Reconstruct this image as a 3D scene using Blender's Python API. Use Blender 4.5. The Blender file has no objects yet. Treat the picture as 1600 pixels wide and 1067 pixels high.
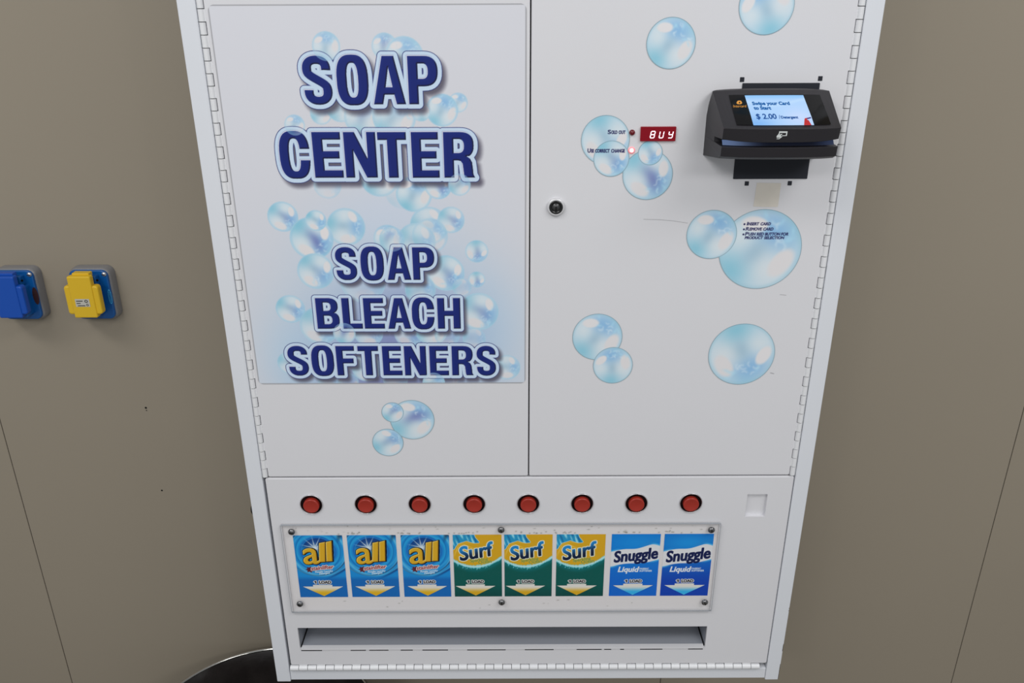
import bpy, bmesh, math, random
import numpy as np
from mathutils import Vector
from mathutils.geometry import tessellate_polygon

random.seed(7)
C = bpy.context.scene.collection
K = 0.84          # light level on the front of the machine, so that print colours can be given as they read

# ------------------------------------------------------------------ camera model
TH = math.radians(22.8); ROLL = 0.0040; F = 1294.0; D = 0.883; CX = -0.0202; CZ = 1.55
WALL = 0.20       # wall plane y; the machine front is y = 0, the floor z = 0

def ray(px, py):
    u = (px - 800) / F; v = (py - 533.5) / F
    c, s = math.cos(ROLL), math.sin(ROLL)
    u, v = u * c - v * s, u * s + v * c
    return (u, math.cos(TH) - v * math.sin(TH), -math.sin(TH) - v * math.cos(TH))

def P(px, py, Y=0.0):
    """measured photo point -> (x, z) on the upright plane y = Y"""
    d = ray(px, py); t = (Y + D) / d[1]
    return (CX + t * d[0], CZ + t * d[2])

cam_d = bpy.data.cameras.new('camera'); cam = bpy.data.objects.new('camera', cam_d); C.objects.link(cam)
cam_d.sensor_fit = 'HORIZONTAL'; cam_d.sensor_width = 36.0; cam_d.lens = F / 1600 * 36
cam_d.clip_start = 0.02
cam.location = (CX, -D, CZ)
from mathutils import Matrix
cam.rotation_euler = (Matrix.Rotation(math.pi / 2 - TH, 3, 'X') @ Matrix.Rotation(-ROLL, 3, 'Z')).to_euler()
bpy.context.scene.camera = cam

# ------------------------------------------------------------------ colours and materials
def lin(c):
    c = np.asarray(c, float) / 255.0
    return np.where(c <= 0.04045, c / 12.92, ((c + 0.055) / 1.055) ** 2.4)

def alb(c, k=None):
    return np.clip(lin(c) / (k or K), 0, 0.93)

def rgba(c, k=None):
    a = alb(c, k); return (float(a[0]), float(a[1]), float(a[2]), 1)

def mat(name, col, rough=0.5, metal=0.0, spec=0.5, k=None, bump=0.0, bscale=200.0, vary=0.0, vscale=6.0, emit=None, estr=0.0, coat=0.0):
    m = bpy.data.materials.new(name); m.use_nodes = True
    nt = m.node_tree; b = nt.nodes['Principled BSDF']
    c = rgba(col, k)
    b.inputs['Base Color'].default_value = c
    b.inputs['Roughness'].default_value = rough
    b.inputs['Metallic'].default_value = metal
    b.inputs['Specular IOR Level'].default_value = spec
    b.inputs['Coat Weight'].default_value = coat
    tc = nt.nodes.new('ShaderNodeTexCoord')
    if vary > 0:
        n = nt.nodes.new('ShaderNodeTexNoise'); n.inputs['Scale'].default_value = vscale; n.inputs['Detail'].default_value = 5
        nt.links.new(tc.outputs['Object'], n.inputs['Vector'])
        mx = nt.nodes.new('ShaderNodeMix'); mx.data_type = 'RGBA'
        mx.inputs[6].default_value = tuple(x * (1 - vary) for x in c[:3]) + (1,)
        mx.inputs[7].default_value = tuple(min(1, x * (1 + vary)) for x in c[:3]) + (1,)
        nt.links.new(n.outputs['Fac'], mx.inputs[0]); nt.links.new(mx.outputs[2], b.inputs['Base Color'])
    if bump > 0:
        n2 = nt.nodes.new('ShaderNodeTexNoise'); n2.inputs['Scale'].default_value = bscale; n2.inputs['Detail'].default_value = 3
        nt.links.new(tc.outputs['Object'], n2.inputs['Vector'])
        bp = nt.nodes.new('ShaderNodeBump'); bp.inputs['Strength'].default_value = bump; bp.inputs['Distance'].default_value = 0.001
        nt.links.new(n2.outputs['Fac'], bp.inputs['Height']); nt.links.new(bp.outputs['Normal'], b.inputs['Normal'])
    if emit is not None:
        e = lin(emit); b.inputs['Emission Color'].default_value = (float(e[0]), float(e[1]), float(e[2]), 1)
        b.inputs['Emission Strength'].default_value = estr
    return m

def print_mat(name, rough=0.4, spec=0.4):
    m = bpy.data.materials.new(name); m.use_nodes = True
    nt = m.node_tree; b = nt.nodes['Principled BSDF']
    at = nt.nodes.new('ShaderNodeAttribute'); at.attribute_name = 'ink'
    nt.links.new(at.outputs['Color'], b.inputs['Base Color'])
    b.inputs['Roughness'].default_value = rough; b.inputs['Specular IOR Level'].default_value = spec
    return m

def glow_mat(name, strength=1.0):
    m = bpy.data.materials.new(name); m.use_nodes = True
    nt = m.node_tree; b = nt.nodes['Principled BSDF']
    at = nt.nodes.new('ShaderNodeAttribute'); at.attribute_name = 'ink'
    b.inputs['Base Color'].default_value = (0.01, 0.01, 0.01, 1); b.inputs['Roughness'].default_value = 0.3; b.inputs['Specular IOR Level'].default_value = 0.05
    nt.links.new(at.outputs['Color'], b.inputs['Emission Color']); b.inputs['Emission Strength'].default_value = strength
    return m

WHITE = (206, 206, 210)
M = {}
M['paint'] = mat('white_powder_coat', WHITE, 0.32, spec=0.45, bump=0.06, bscale=900, vary=0.012, vscale=9)
# worn edge of the lower right corner
def worn(m):
    nt = m.node_tree; b = nt.nodes['Principled BSDF']
    tc = nt.nodes.new('ShaderNodeTexCoord'); sp = nt.nodes.new('ShaderNodeSeparateXYZ'); nt.links.new(tc.outputs['Object'], sp.inputs[0])
    no = nt.nodes.new('ShaderNodeTexNoise'); no.inputs['Scale'].default_value = 55; no.inputs['Detail'].default_value = 4
    nt.links.new(tc.outputs['Object'], no.inputs['Vector'])
    def mth(op, a, c2, cl=False):
        n = nt.nodes.new('ShaderNodeMath'); n.operation = op; n.use_clamp = cl
        for i, q in enumerate((a, c2)):
            if q is None: continue
            if isinstance(q, (int, float)): n.inputs[i].default_value = q
            else: nt.links.new(q, n.inputs[i])
        return n.outputs[0]
    edge = mth('GREATER_THAN', sp.outputs['X'], 0.3490)
    low = mth('LESS_THAN', sp.outputs['Z'], 0.80)
    # chips only where the noise is high, more of them lower down
    down = mth('MULTIPLY', mth('SUBTRACT', 0.80, sp.outputs['Z']), 1.3)
    chip = mth('GREATER_THAN', mth('ADD', no.outputs['Fac'], down), 0.655)
    f = mth('MULTIPLY', mth('MULTIPLY', edge, low), chip)
    mx = nt.nodes.new('ShaderNodeMix'); mx.data_type = 'RGBA'; nt.links.new(f, mx.inputs[0])
    old = b.inputs['Base Color'].links[0].from_socket
    nt.links.new(old, mx.inputs[6]); mx.inputs[7].default_value = (0.02, 0.02, 0.02, 1)
    nt.links.new(mx.outputs[2], b.inputs['Base Color'])
M['cabinet'] = mat('white_cabinet_coat', (207, 210, 216), 0.34, spec=0.45, bump=0.06, bscale=900, vary=0.012, vscale=9); worn(M['cabinet'])
M['hinge'] = mat('painted_hinge', (214, 215, 218), 0.3, spec=0.5)
M['gap'] = mat('dark_gap', (14, 14, 15), 0.9, spec=0.1)
M['black'] = mat('black_plastic', (34, 32, 36), 0.45, spec=0.4, bump=0.2, bscale=1800)
M['blackplate'] = mat('matt_black_plate', (34, 37, 45), 0.5, spec=0.3)
M['glass'] = mat('black_glass', (4, 4, 5), 0.10, spec=0.15)
M['slot'] = mat('blue_lit_slot', (70, 88, 125), 0.35)
M['chrome'] = mat('chrome', (200, 200, 203), 0.34, metal=0.85)
M['tray'] = mat('grey_tray_coat', (142, 146, 155), 0.4)
M['steel'] = mat('dark_steel', (120, 120, 122), 0.3, metal=1.0)
M['wellblack'] = mat('gloss_black_collar', (20, 20, 22), 0.25, spec=0.5)
M['red'] = mat('red_button_plastic', (150, 42, 31), 0.32, spec=0.5)
M['tape'] = mat('aged_masking_tape', (202, 197, 188), 0.7, spec=0.2, vary=0.05, vscale=120)
M['ledoff'] = mat('dark_red_lamp', (95, 12, 24), 0.2, emit=(90, 0, 12), estr=0.12)  # weak emission added to the unlit lamp's red
M['ledon'] = mat('lit_red_lamp', (255, 200, 200), 0.3, emit=(255, 214, 214), estr=1.3)
M['ledring'] = mat('glowing_lamp_ring', (240, 150, 155), 0.3, emit=(255, 120, 130), estr=0.35)
M['disp'] = mat('red_display_window', (84, 5, 18), 0.15, spec=0.3, emit=(170, 4, 28), estr=0.30)
M['digit'] = mat('glowing_digit', (255, 220, 228), 0.4, emit=(255, 222, 232), estr=1.15)
M['print'] = print_mat('printed_vinyl', 0.35, 0.4)
M['paper'] = print_mat('printed_card', 0.5, 0.3)
M['screen'] = glow_mat('lit_screen', 1.0)
M['ink'] = mat('pale_print', (205, 210, 210), 0.5)
M['gold'] = mat('gold_print', (205, 140, 50), 0.5)
M['yellow'] = mat('yellow_plastic', (186, 152, 26), 0.4, k=0.70)
M['blue'] = mat('blue_plastic', (2, 70, 130), 0.38, k=0.70)
M['blue2'] = mat('bright_blue_plastic', (2, 62, 146), 0.38, k=0.70)
M['grey'] = mat('grey_box_metal', (104, 103, 104), 0.38, k=0.70)
M['brown'] = mat('dark_oval_label', (52, 30, 30), 0.4, k=0.70)
M['silver'] = mat('silver_sticker', (160, 158, 150), 0.35, k=0.70)
M['cyanink'] = mat('light_blue_ink', (60, 150, 190), 0.5, k=0.70)
M['wall'] = mat('beige_wall_panel', (128, 120, 107), 0.42, spec=0.35, k=0.70, vary=0.03, vscale=3.0, bump=0.03, bscale=60)
M['seam'] = mat('panel_seam', (62, 57, 50), 0.8, k=0.70)
M['floor'] = mat('floor_tile', (110, 105, 98), 0.5, k=0.70, vary=0.1, vscale=4)
M['binmetal'] = mat('black_bin_metal', (16, 16, 17), 0.35)
M['binrim'] = mat('polished_rim', (185, 183, 178), 0.12, metal=1.0)
M['liner'] = mat('black_bag_plastic', (36, 32, 31), 0.32, spec=0.5, bump=1.0, bscale=40, vary=0.85, vscale=18)

def acrylic():
    m = bpy.data.materials.new('clear_acrylic'); m.use_nodes = True
    nt = m.node_tree; nt.nodes.remove(nt.nodes['Principled BSDF'])
    out = nt.nodes['Material Output']
    tr = nt.nodes.new('ShaderNodeBsdfTransparent'); tr.inputs[0].default_value = (1.0, 0.998, 0.996, 1)
    gl = nt.nodes.new('ShaderNodeBsdfGlossy'); gl.inputs['Roughness'].default_value = 0.06
    lw = nt.nodes.new('ShaderNodeLayerWeight'); fr = nt.nodes.new('ShaderNodeMath'); fr.operation = 'POWER'; fr.inputs[1].default_value = 4.0
    nt.links.new(lw.outputs['Facing'], fr.inputs[0])
    mx = nt.nodes.new('ShaderNodeMixShader')
    mu = nt.nodes.new('ShaderNodeMath'); mu.operation = 'MULTIPLY'; mu.inputs[1].default_value = 0.22
    nt.links.new(fr.outputs[0], mu.inputs[0]); nt.links.new(mu.outputs[0], mx.inputs[0])
    nt.links.new(tr.outputs[0], mx.inputs[1]); nt.links.new(gl.outputs[0], mx.inputs[2]); nt.links.new(mx.outputs[0], out.inputs[0])
    return m
M['acrylic'] = acrylic()
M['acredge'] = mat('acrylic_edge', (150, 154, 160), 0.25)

# ------------------------------------------------------------------ object helpers
def link(name, me, parent=None):
    o = bpy.data.objects.new(name, me); C.objects.link(o)
    if parent: o.parent = parent
    return o

def thing(name, label, cat, group=None, loc=(0, 0, 0)):
    o = bpy.data.objects.new(name, None); C.objects.link(o); o.location = loc; o.empty_display_size = 0.05
    o['label'] = label; o['category'] = cat
    if group: o['group'] = group
    return o

class MB:
    def __init__(s): s.v = []; s.f = []; s.m = []; s.sm = []
    def vs(s, pts):
        i = len(s.v); s.v.extend(tuple(p) for p in pts); return list(range(i, i + len(pts)))
    def face(s, idx, mi=0, smooth=False): s.f.append(tuple(idx)); s.m.append(mi); s.sm.append(smooth)
    def box(s, x0, x1, y0, y1, z0, z1, mi=0):
        a = s.vs([(x0, y0, z0), (x1, y0, z0), (x1, y1, z0), (x0, y1, z0), (x0, y0, z1), (x1, y0, z1), (x1, y1, z1), (x0, y1, z1)])
        for q in ((0, 3, 2, 1), (4, 5, 6, 7), (0, 1, 5, 4), (1, 2, 6, 5), (2, 3, 7, 6), (3, 0, 4, 7)): s.face([a[i] for i in q], mi)
    def poly(s, pts, mi=0): s.face(s.vs(pts), mi)
    def lathe(s, cx, cz, prof, n=40, mi=0, axis='y', mis=None):
        """prof: (r, t) pairs; t along y (axis y) or along z (then cz is y)"""
        rings = []
        for r, t in prof:
            ring = []
            for k in range(n):
                a = 2 * math.pi * k / n
                ring.append((cx + r * math.cos(a), t, cz + r * math.sin(a)) if axis == 'y' else (cx + r * math.cos(a), cz + r * math.sin(a), t))
            rings.append(s.vs(ring))
        for j in range(len(rings) - 1):
            for k in range(n):
                q = (rings[j][k], rings[j][(k + 1) % n], rings[j + 1][(k + 1) % n], rings[j + 1][k])
                s.face(q if axis == 'y' else q, mis[j] if mis else mi, True)
        return rings
    def loops(s, rings, mi=0, smooth=False):
        n = len(rings[0]); idx = [s.vs(r) for r in rings]
        for j in range(len(rings) - 1):
            for k in range(n): s.face((idx[j][k], idx[j][(k + 1) % n], idx[j + 1][(k + 1) % n], idx[j + 1][k]), mi, smooth)
        return idx
    def tess(s, loops3, mi=0):
        tris = tessellate_polygon([[Vector(p) for p in l] for l in loops3])
        flat = [p for l in loops3 for p in l]; idx = s.vs(flat)
        for t in tris: s.face([idx[i] for i in t], mi)
    def build(s, name, mats, parent=None, bevel=0.0, segs=2, angle=35, weld=True):
        me = bpy.data.meshes.new(name); me.from_pydata(s.v, [], s.f)
        mats = mats if isinstance(mats, (list, tuple)) else [mats]
        for m in mats: me.materials.append(m)
        for p, mi, sm in zip(me.polygons, s.m, s.sm): p.material_index = mi; p.use_smooth = sm
        bm = bmesh.new(); bm.from_mesh(me)
        if weld: bmesh.ops.remove_doubles(bm, verts=bm.verts, dist=1e-6)
        bmesh.ops.recalc_face_normals(bm, faces=bm.faces); bm.to_mesh(me); bm.free()
        o = link(name, me, parent)
        if bevel:
            b = o.modifiers.new('soft_edges', 'BEVEL'); b.width = bevel; b.segments = segs; b.limit_method = 'ANGLE'; b.angle_limit = math.radians(angle)
            b.harden_normals = False
        return o

def rrect(x0, x1, z0, z1, r, n=6, r4=None):
    rs = r4 or (r, r, r, r)          # bottom-left, bottom-right, top-right, top-left
    out = []
    for (cx, cz, a0, q) in ((x0, z0, 180, 0), (x1, z0, 270, 1), (x1, z1, 0, 2), (x0, z1, 90, 3)):
        rr = rs[q]; ox = cx + (rr if cx == x0 else -rr); oz = cz + (rr if cz == z0 else -rr)
        for k in range(n + 1):
            a = math.radians(a0 + 90 * k / n); out.append((ox + rr * math.cos(a), oz + rr * math.sin(a)))
    return out

def plate(mb, rect, yf, yb, r=0.001, ch=0.0008, holes=(), mi=0, hole_depth=None):
    """slab in the x-z plane with a softened front edge; holes are loops of (x, z) with walls"""
    x0, x1, z0, z1 = rect
    inner = [(x, yf, z) for x, z in rrect(x0 + ch, x1 - ch, z0 + ch, z1 - ch, max(r - ch, 0.0003))]
    mid = [(x, yf + ch * 0.3, z) for x, z in rrect(x0 + ch * 0.3, x1 - ch * 0.3, z0 + ch * 0.3, z1 - ch * 0.3, max(r - ch * 0.3, 0.0005))]
    outer = [(x, yf + ch, z) for x, z in rrect(x0, x1, z0, z1, r)]
    back = [(x, yb, z) for x, z in rrect(x0, x1, z0, z1, r)]
    mb.loops([inner, mid, outer, back], mi, False)
    mb.tess([inner] + [[(x, yf, z) for x, z in h] for h in holes], mi)
    for h in holes:
        hd = hole_depth if hole_depth is not None else yb
        mb.loops([[(x, yf, z) for x, z in h], [(x, hd, z) for x, z in h]], mi, False)

def circle(cx, cz, r, n=36): return [(cx + r * math.cos(2 * math.pi * k / n), cz + r * math.sin(2 * math.pi * k / n)) for k in range(n)]

# ------------------------------------------------------------------ print toolkit: colours worked out on a fine grid and stored per vertex
_glyph_cache = {}
def text_loops(s):
    """outline loops of a string in the built-in face, cap height 1, left edge at 0"""
    if s in _glyph_cache: return _glyph_cache[s]
    def raw(t):
        cu = bpy.data.curves.new('type', 'FONT'); cu.body = t; cu.fill_mode = 'NONE'; cu.resolution_u = 4
        ob = bpy.data.objects.new('type', cu); C.objects.link(ob)
        bpy.context.view_layer.update()
        dg = bpy.context.evaluated_depsgraph_get()
        me = bpy.data.meshes.new_from_object(ob.evaluated_get(dg))
        vs = np.array([v.co[:2] for v in me.vertices]); ed = [tuple(e.vertices) for e in me.edges]
        bpy.data.meshes.remove(me); bpy.data.objects.remove(ob); bpy.data.curves.remove(cu)
        nb = {}
        for a, b in ed: nb.setdefault(a, []).append(b); nb.setdefault(b, []).append(a)
        seen = set(); loops = []
        for st in nb:
            if st in seen: continue
            lp = [st]; seen.add(st); cur = st
            while True:
                nx = [q for q in nb[cur] if q not in seen]
                if not nx: break
                cur = nx[0]; seen.add(cur); lp.append(cur)
            if len(lp) > 2: loops.append(vs[lp])
        return loops
    if 'capH' not in _glyph_cache:
        h = raw('H'); _glyph_cache['capH'] = max(l[:, 1].max() for l in h)
    cap = _glyph_cache['capH']
    L = [l / cap for l in raw(s)]
    mn = min(l[:, 0].min() for l in L)
    L = [l - np.array([mn, 0]) for l in L]
    _glyph_cache[s] = L
    return L

def sdf_loops(xs, zs, loops, margin):
    """signed distance (inside < 0, even-odd) on the grid xs x zs; only exact within margin"""
    par = np.zeros((len(zs), len(xs)), bool); dist = np.full((len(zs), len(xs)), margin, float)
    for l in loops:
        a0 = np.searchsorted(xs, l[:, 0].min() - margin); a1 = np.searchsorted(xs, l[:, 0].max() + margin)
        b0 = np.searchsorted(zs, l[:, 1].min() - margin); b1 = np.searchsorted(zs, l[:, 1].max() + margin)
        if a1 <= a0 or b1 <= b0: continue
        X, Z = np.meshgrid(xs[a0:a1], zs[b0:b1]); d2 = np.full(X.shape, margin ** 2); ins = np.zeros(X.shape, bool)
        nx = np.roll(l, -1, axis=0)
        for (ax, az), (bx, bz) in zip(l, nx):
            ex, ez = bx - ax, bz - az; L2 = ex * ex + ez * ez
            if L2 < 1e-18: continue
            t = np.clip(((X - ax) * ex + (Z - az) * ez) / L2, 0, 1)
            np.minimum(d2, (X - ax - t * ex) ** 2 + (Z - az - t * ez) ** 2, out=d2)
            if az != bz:
                c = (az > Z) != (bz > Z)
                ins ^= c & (X < ax + (Z - az) * ex / ez)
        par[b0:b1, a0:a1] ^= ins
        dist[b0:b1, a0:a1] = np.minimum(dist[b0:b1, a0:a1], np.sqrt(d2))
    return np.where(par, -dist, dist)

def sstep(a, b, x):
    t = np.clip((x - a) / (b - a), 0, 1); return t * t * (3 - 2 * t)

class Art:
    def __init__(s, x0, x1, z0, z1, res, base=WHITE):
        s.nx = max(2, int(round((x1 - x0) / res)) + 1); s.nz = max(2, int(round((z1 - z0) / res)) + 1)
        s.xs = np.linspace(x0, x1, s.nx); s.zs = np.linspace(z0, z1, s.nz); s.res = res
        s.X, s.Z = np.meshgrid(s.xs, s.zs)
        s.C = np.ones((s.nz, s.nx, 3)) * np.asarray(base, float)
    def blend(s, col, a):
        col = np.asarray(col, float); s.C += (col - s.C) * np.clip(a, 0, 1)[..., None]
    def cover(s, sd, soft=1.0): return np.clip(0.5 - sd / (s.res * soft), 0, 1)
    def fill(s, sd, col, a=1.0): s.blend(col, s.cover(sd) * a)
    def poly(s, pts, margin=None): return sdf_loops(s.xs, s.zs, [np.array(pts, float)], margin or 6 * s.res)
    def disc(s, cx, cz, r): return np.hypot(s.X - cx, s.Z - cz) - r
    def text(s, t, x0, x1, zb, cap, bold=0.0, shear=0.0, rot=0.0, margin=None):
        """signed distance of a line of type from x0 to x1, baseline zb, letters cap high"""
        L = text_loops(t); w = max(l[:, 0].max() for l in L)
        sx = (x1 - x0 - 0.0) / w
        out = []
        ca, sa = math.cos(rot), math.sin(rot)
        for l in L:
            px = l[:, 0] * sx + l[:, 1] * cap * shear; pz = l[:, 1] * cap
            out.append(np.stack([x0 + px * ca - pz * sa, zb + px * sa + pz * ca], 1))
        return sdf_loops(s.xs, s.zs, out, margin or max(8 * s.res, bold * 3)) - bold
    def bubble(s, cx, cz, r, phi=0.0, violet=0.0, alpha=1.0, rim=True, seed=1, sparkle=True, edge=(104, 128, 140), pale=False):
        u0 = (s.X - cx) / r; v0 = (s.Z - cz) / r
        m = (np.abs(u0) < 1.1) & (np.abs(v0) < 1.1)
        if not m.any(): return
        r0, r1 = np.where(m.any(1))[0][[0, -1]]; c0, c1 = np.where(m.any(0))[0][[0, -1]]
        sl = (slice(r0, r1 + 1), slice(c0, c1 + 1))
        s.C[sl] = bubble_over(s.C[sl], u0[sl], v0[sl], s.res / r, phi, violet, alpha, rim, seed, sparkle, edge, pale)
    def mesh(s, name, material, parent, y=0.0, mask=None, mp=None, kfac=None, emissive=False):
        X = s.X.copy(); Z = s.Z.copy()
        keep = None
        if mask is not None:
            g1, g0 = np.gradient(mask, s.zs, s.xs)
            gl = np.hypot(g0, g1) + 1e-9
            ins = mask <= 0
            q = ins[:-1, :-1] | ins[1:, :-1] | ins[:-1, 1:] | ins[1:, 1:]
            keep = q
            near = (~ins) & (mask < 2.5 * s.res)
            st = np.where(near, np.clip(mask, 0, 1.6 * s.res), 0)
            X -= st * g0 / gl; Z -= st * g1 / gl
        idx = np.arange(s.nx * s.nz).reshape(s.nz, s.nx)
        quads = np.stack([idx[:-1, :-1], idx[:-1, 1:], idx[1:, 1:], idx[1:, :-1]], -1)
        quads = quads[keep] if keep is not None else quads.reshape(-1, 4)
        used = np.unique(quads); remap = np.full(s.nx * s.nz, -1); remap[used] = np.arange(len(used)); quads = remap[quads]
        xx = X.ravel()[used]; zz = Z.ravel()[used]
        if mp is None: co = np.stack([xx, np.full_like(xx, y), zz], 1)
        else: co = mp(xx, zz)
        me = bpy.data.meshes.new(name)
        me.vertices.add(len(used)); me.vertices.foreach_set('co', co.astype(np.float32).ravel())
        n = len(quads)
        me.loops.add(n * 4); me.loops.foreach_set('vertex_index', quads.astype(np.int32).ravel())
        me.polygons.add(n); me.polygons.foreach_set('loop_start', np.arange(0, n * 4, 4, dtype=np.int32))
        me.update(calc_edges=True); me.validate()
        at = me.attributes.new('ink', 'FLOAT_COLOR', 'POINT')
        c = s.C.reshape(-1, 3)[used]; c = lin(c) if emissive else alb(c, kfac)
        at.data.foreach_set('color', np.concatenate([c, np.ones((len(c), 1))], 1).astype(np.float32).ravel())
        me.materials.append(material)
        return link(name, me, parent)

def bubble_over(Cc, u0, v0, pr, phi, violet, alpha, rim, seed, sparkle, edge, pale):
    ca, sa = math.cos(-phi), math.sin(-phi)
    u = u0 * ca - v0 * sa; v = u0 * sa + v0 * ca
    rr = np.hypot(u, v)
    G = lambda x, y, sx, sy, a=0.0: np.exp(-((((u - x) * math.cos(a) + (v - y) * math.sin(a)) / sx) ** 2 + ((-(u - x) * math.sin(a) + (v - y) * math.cos(a)) / sy) ** 2))
    B = np.ones(u.shape + (3,)) * np.array((188, 210, 224), float)
    def bl(col, a):
        nonlocal B
        B = B + (np.asarray(col, float) - B) * np.clip(a, 0, 1)[..., None]
    bl((132, 190, 210), 0.9 * G(-0.62, -0.62, 0.55, 0.5))
    bl((150, 200, 220), 0.7 * G(0.75, 0.7, 0.4, 0.5))
    bl((132, 178, 218), 0.95 * G(0.25, 0.45, 0.42, 0.55, 0.8))
    bl((142, 178, 200), 0.8 * G(-0.1, -0.1, 0.26, 0.34, -0.6))
    if violet > 0: bl((112, 128, 182), violet * G(0.12, 0.18, 0.5, 0.26, 0.5))
    bl((212, 218, 222), 0.8 * G(0.3, -0.45, 0.45, 0.5))
    bl((212, 220, 224), 0.7 * G(-0.55, 0.3, 0.35, 0.4))
    e1 = ((u + 0.28) / 0.34) ** 2 + ((v - 0.6) / 0.2) ** 2
    ang = -0.5; a2 = (u - 0.58) * math.cos(ang) + (v + 0.26) * math.sin(ang); b2 = -(u - 0.58) * math.sin(ang) + (v + 0.26) * math.cos(ang)
    e2 = (a2 / 0.25) ** 2 + (b2 / 0.42) ** 2
    bl((217, 215, 217), sstep(1.3, 0.5, e1)); bl((214, 212, 214), sstep(1.35, 0.45, e2))
    if sparkle:
        rg = random.Random(seed)
        for i in range(7):
            a = rg.uniform(0.1, 1.5); d = rg.uniform(0.35, 0.85)
            sx, sy = d * math.cos(a), d * math.sin(a); q = rg.uniform(0.05, 0.1); dr = rg.uniform(0, 6.28)
            dd = np.hypot(u - sx, v - sy); ring = np.exp(-((dd - q) / 0.04) ** 2) * sstep(-0.3, 0.8, ((u - sx) * math.cos(dr) + (v - sy) * math.sin(dr)) / q)
            bl((204, 222, 234), 0.42 * ring)
        for i in range(5):
            a = rg.uniform(-0.2, 1.7); d = rg.uniform(0.5, 0.9)
            bl((170, 214, 234), 0.5 * G(d * math.cos(a), d * math.sin(a), 0.05, 0.12, rg.uniform(0, 3)))
    if pale: bl((206, 208, 216), np.full(u.shape, 0.45))
    a = np.full(u.shape, alpha)
    if rim:
        bl((150, 190, 206), 0.5 * sstep(0.86, 1.0, rr))
        w = max(pr * 0.8, 0.007)
        bl(edge, 0.75 * np.clip(1.2 - np.abs(rr - (1 - w)) / w, 0, 1))
    else:
        bl((146, 192, 216), 0.6 * sstep(0.82, 1.0, rr))
        a = alpha * (0.35 + 0.65 * sstep(0.3, 1.0, rr)) if alpha < 0.7 else a
        bl((212, 222, 230), 0.25 * np.clip(1 - np.abs(rr - 0.975) / 0.03, 0, 1))
    a = a * np.clip(0.5 - (rr - 1) / pr, 0, 1)
    return Cc + (B - Cc) * a[..., None]

# ------------------------------------------------------------------ heavy condensed letters of the poster (unit height)
def arc(cx, cy, rx, ry, a0, a1, n=14, p=1.0):
    out = []
    for k in range(n + 1):
        a = math.radians(a0 + (a1 - a0) * k / n); c, s = math.cos(a), math.sin(a)
        if p != 1.0: c = math.copysign(abs(c) ** p, c); s = math.copysign(abs(s) ** p, s)
        out.append((cx + rx * c, cy + ry * s))
    return out

def strip(center, w0, w1):
    c = np.array(center); t = np.gradient(c, axis=0); t /= np.linalg.norm(t, axis=1)[:, None]
    n = np.stack([-t[:, 1], t[:, 0]], 1)
    # thinner where the stroke runs level, full where it runs upright or slanted
    w = (w0 + (w1 - w0) * np.abs(t[:, 0]) ** 2)[:, None] / 2
    return [tuple(p) for p in np.concatenate([c + n * w, (c - n * w)[::-1]])]

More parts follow.
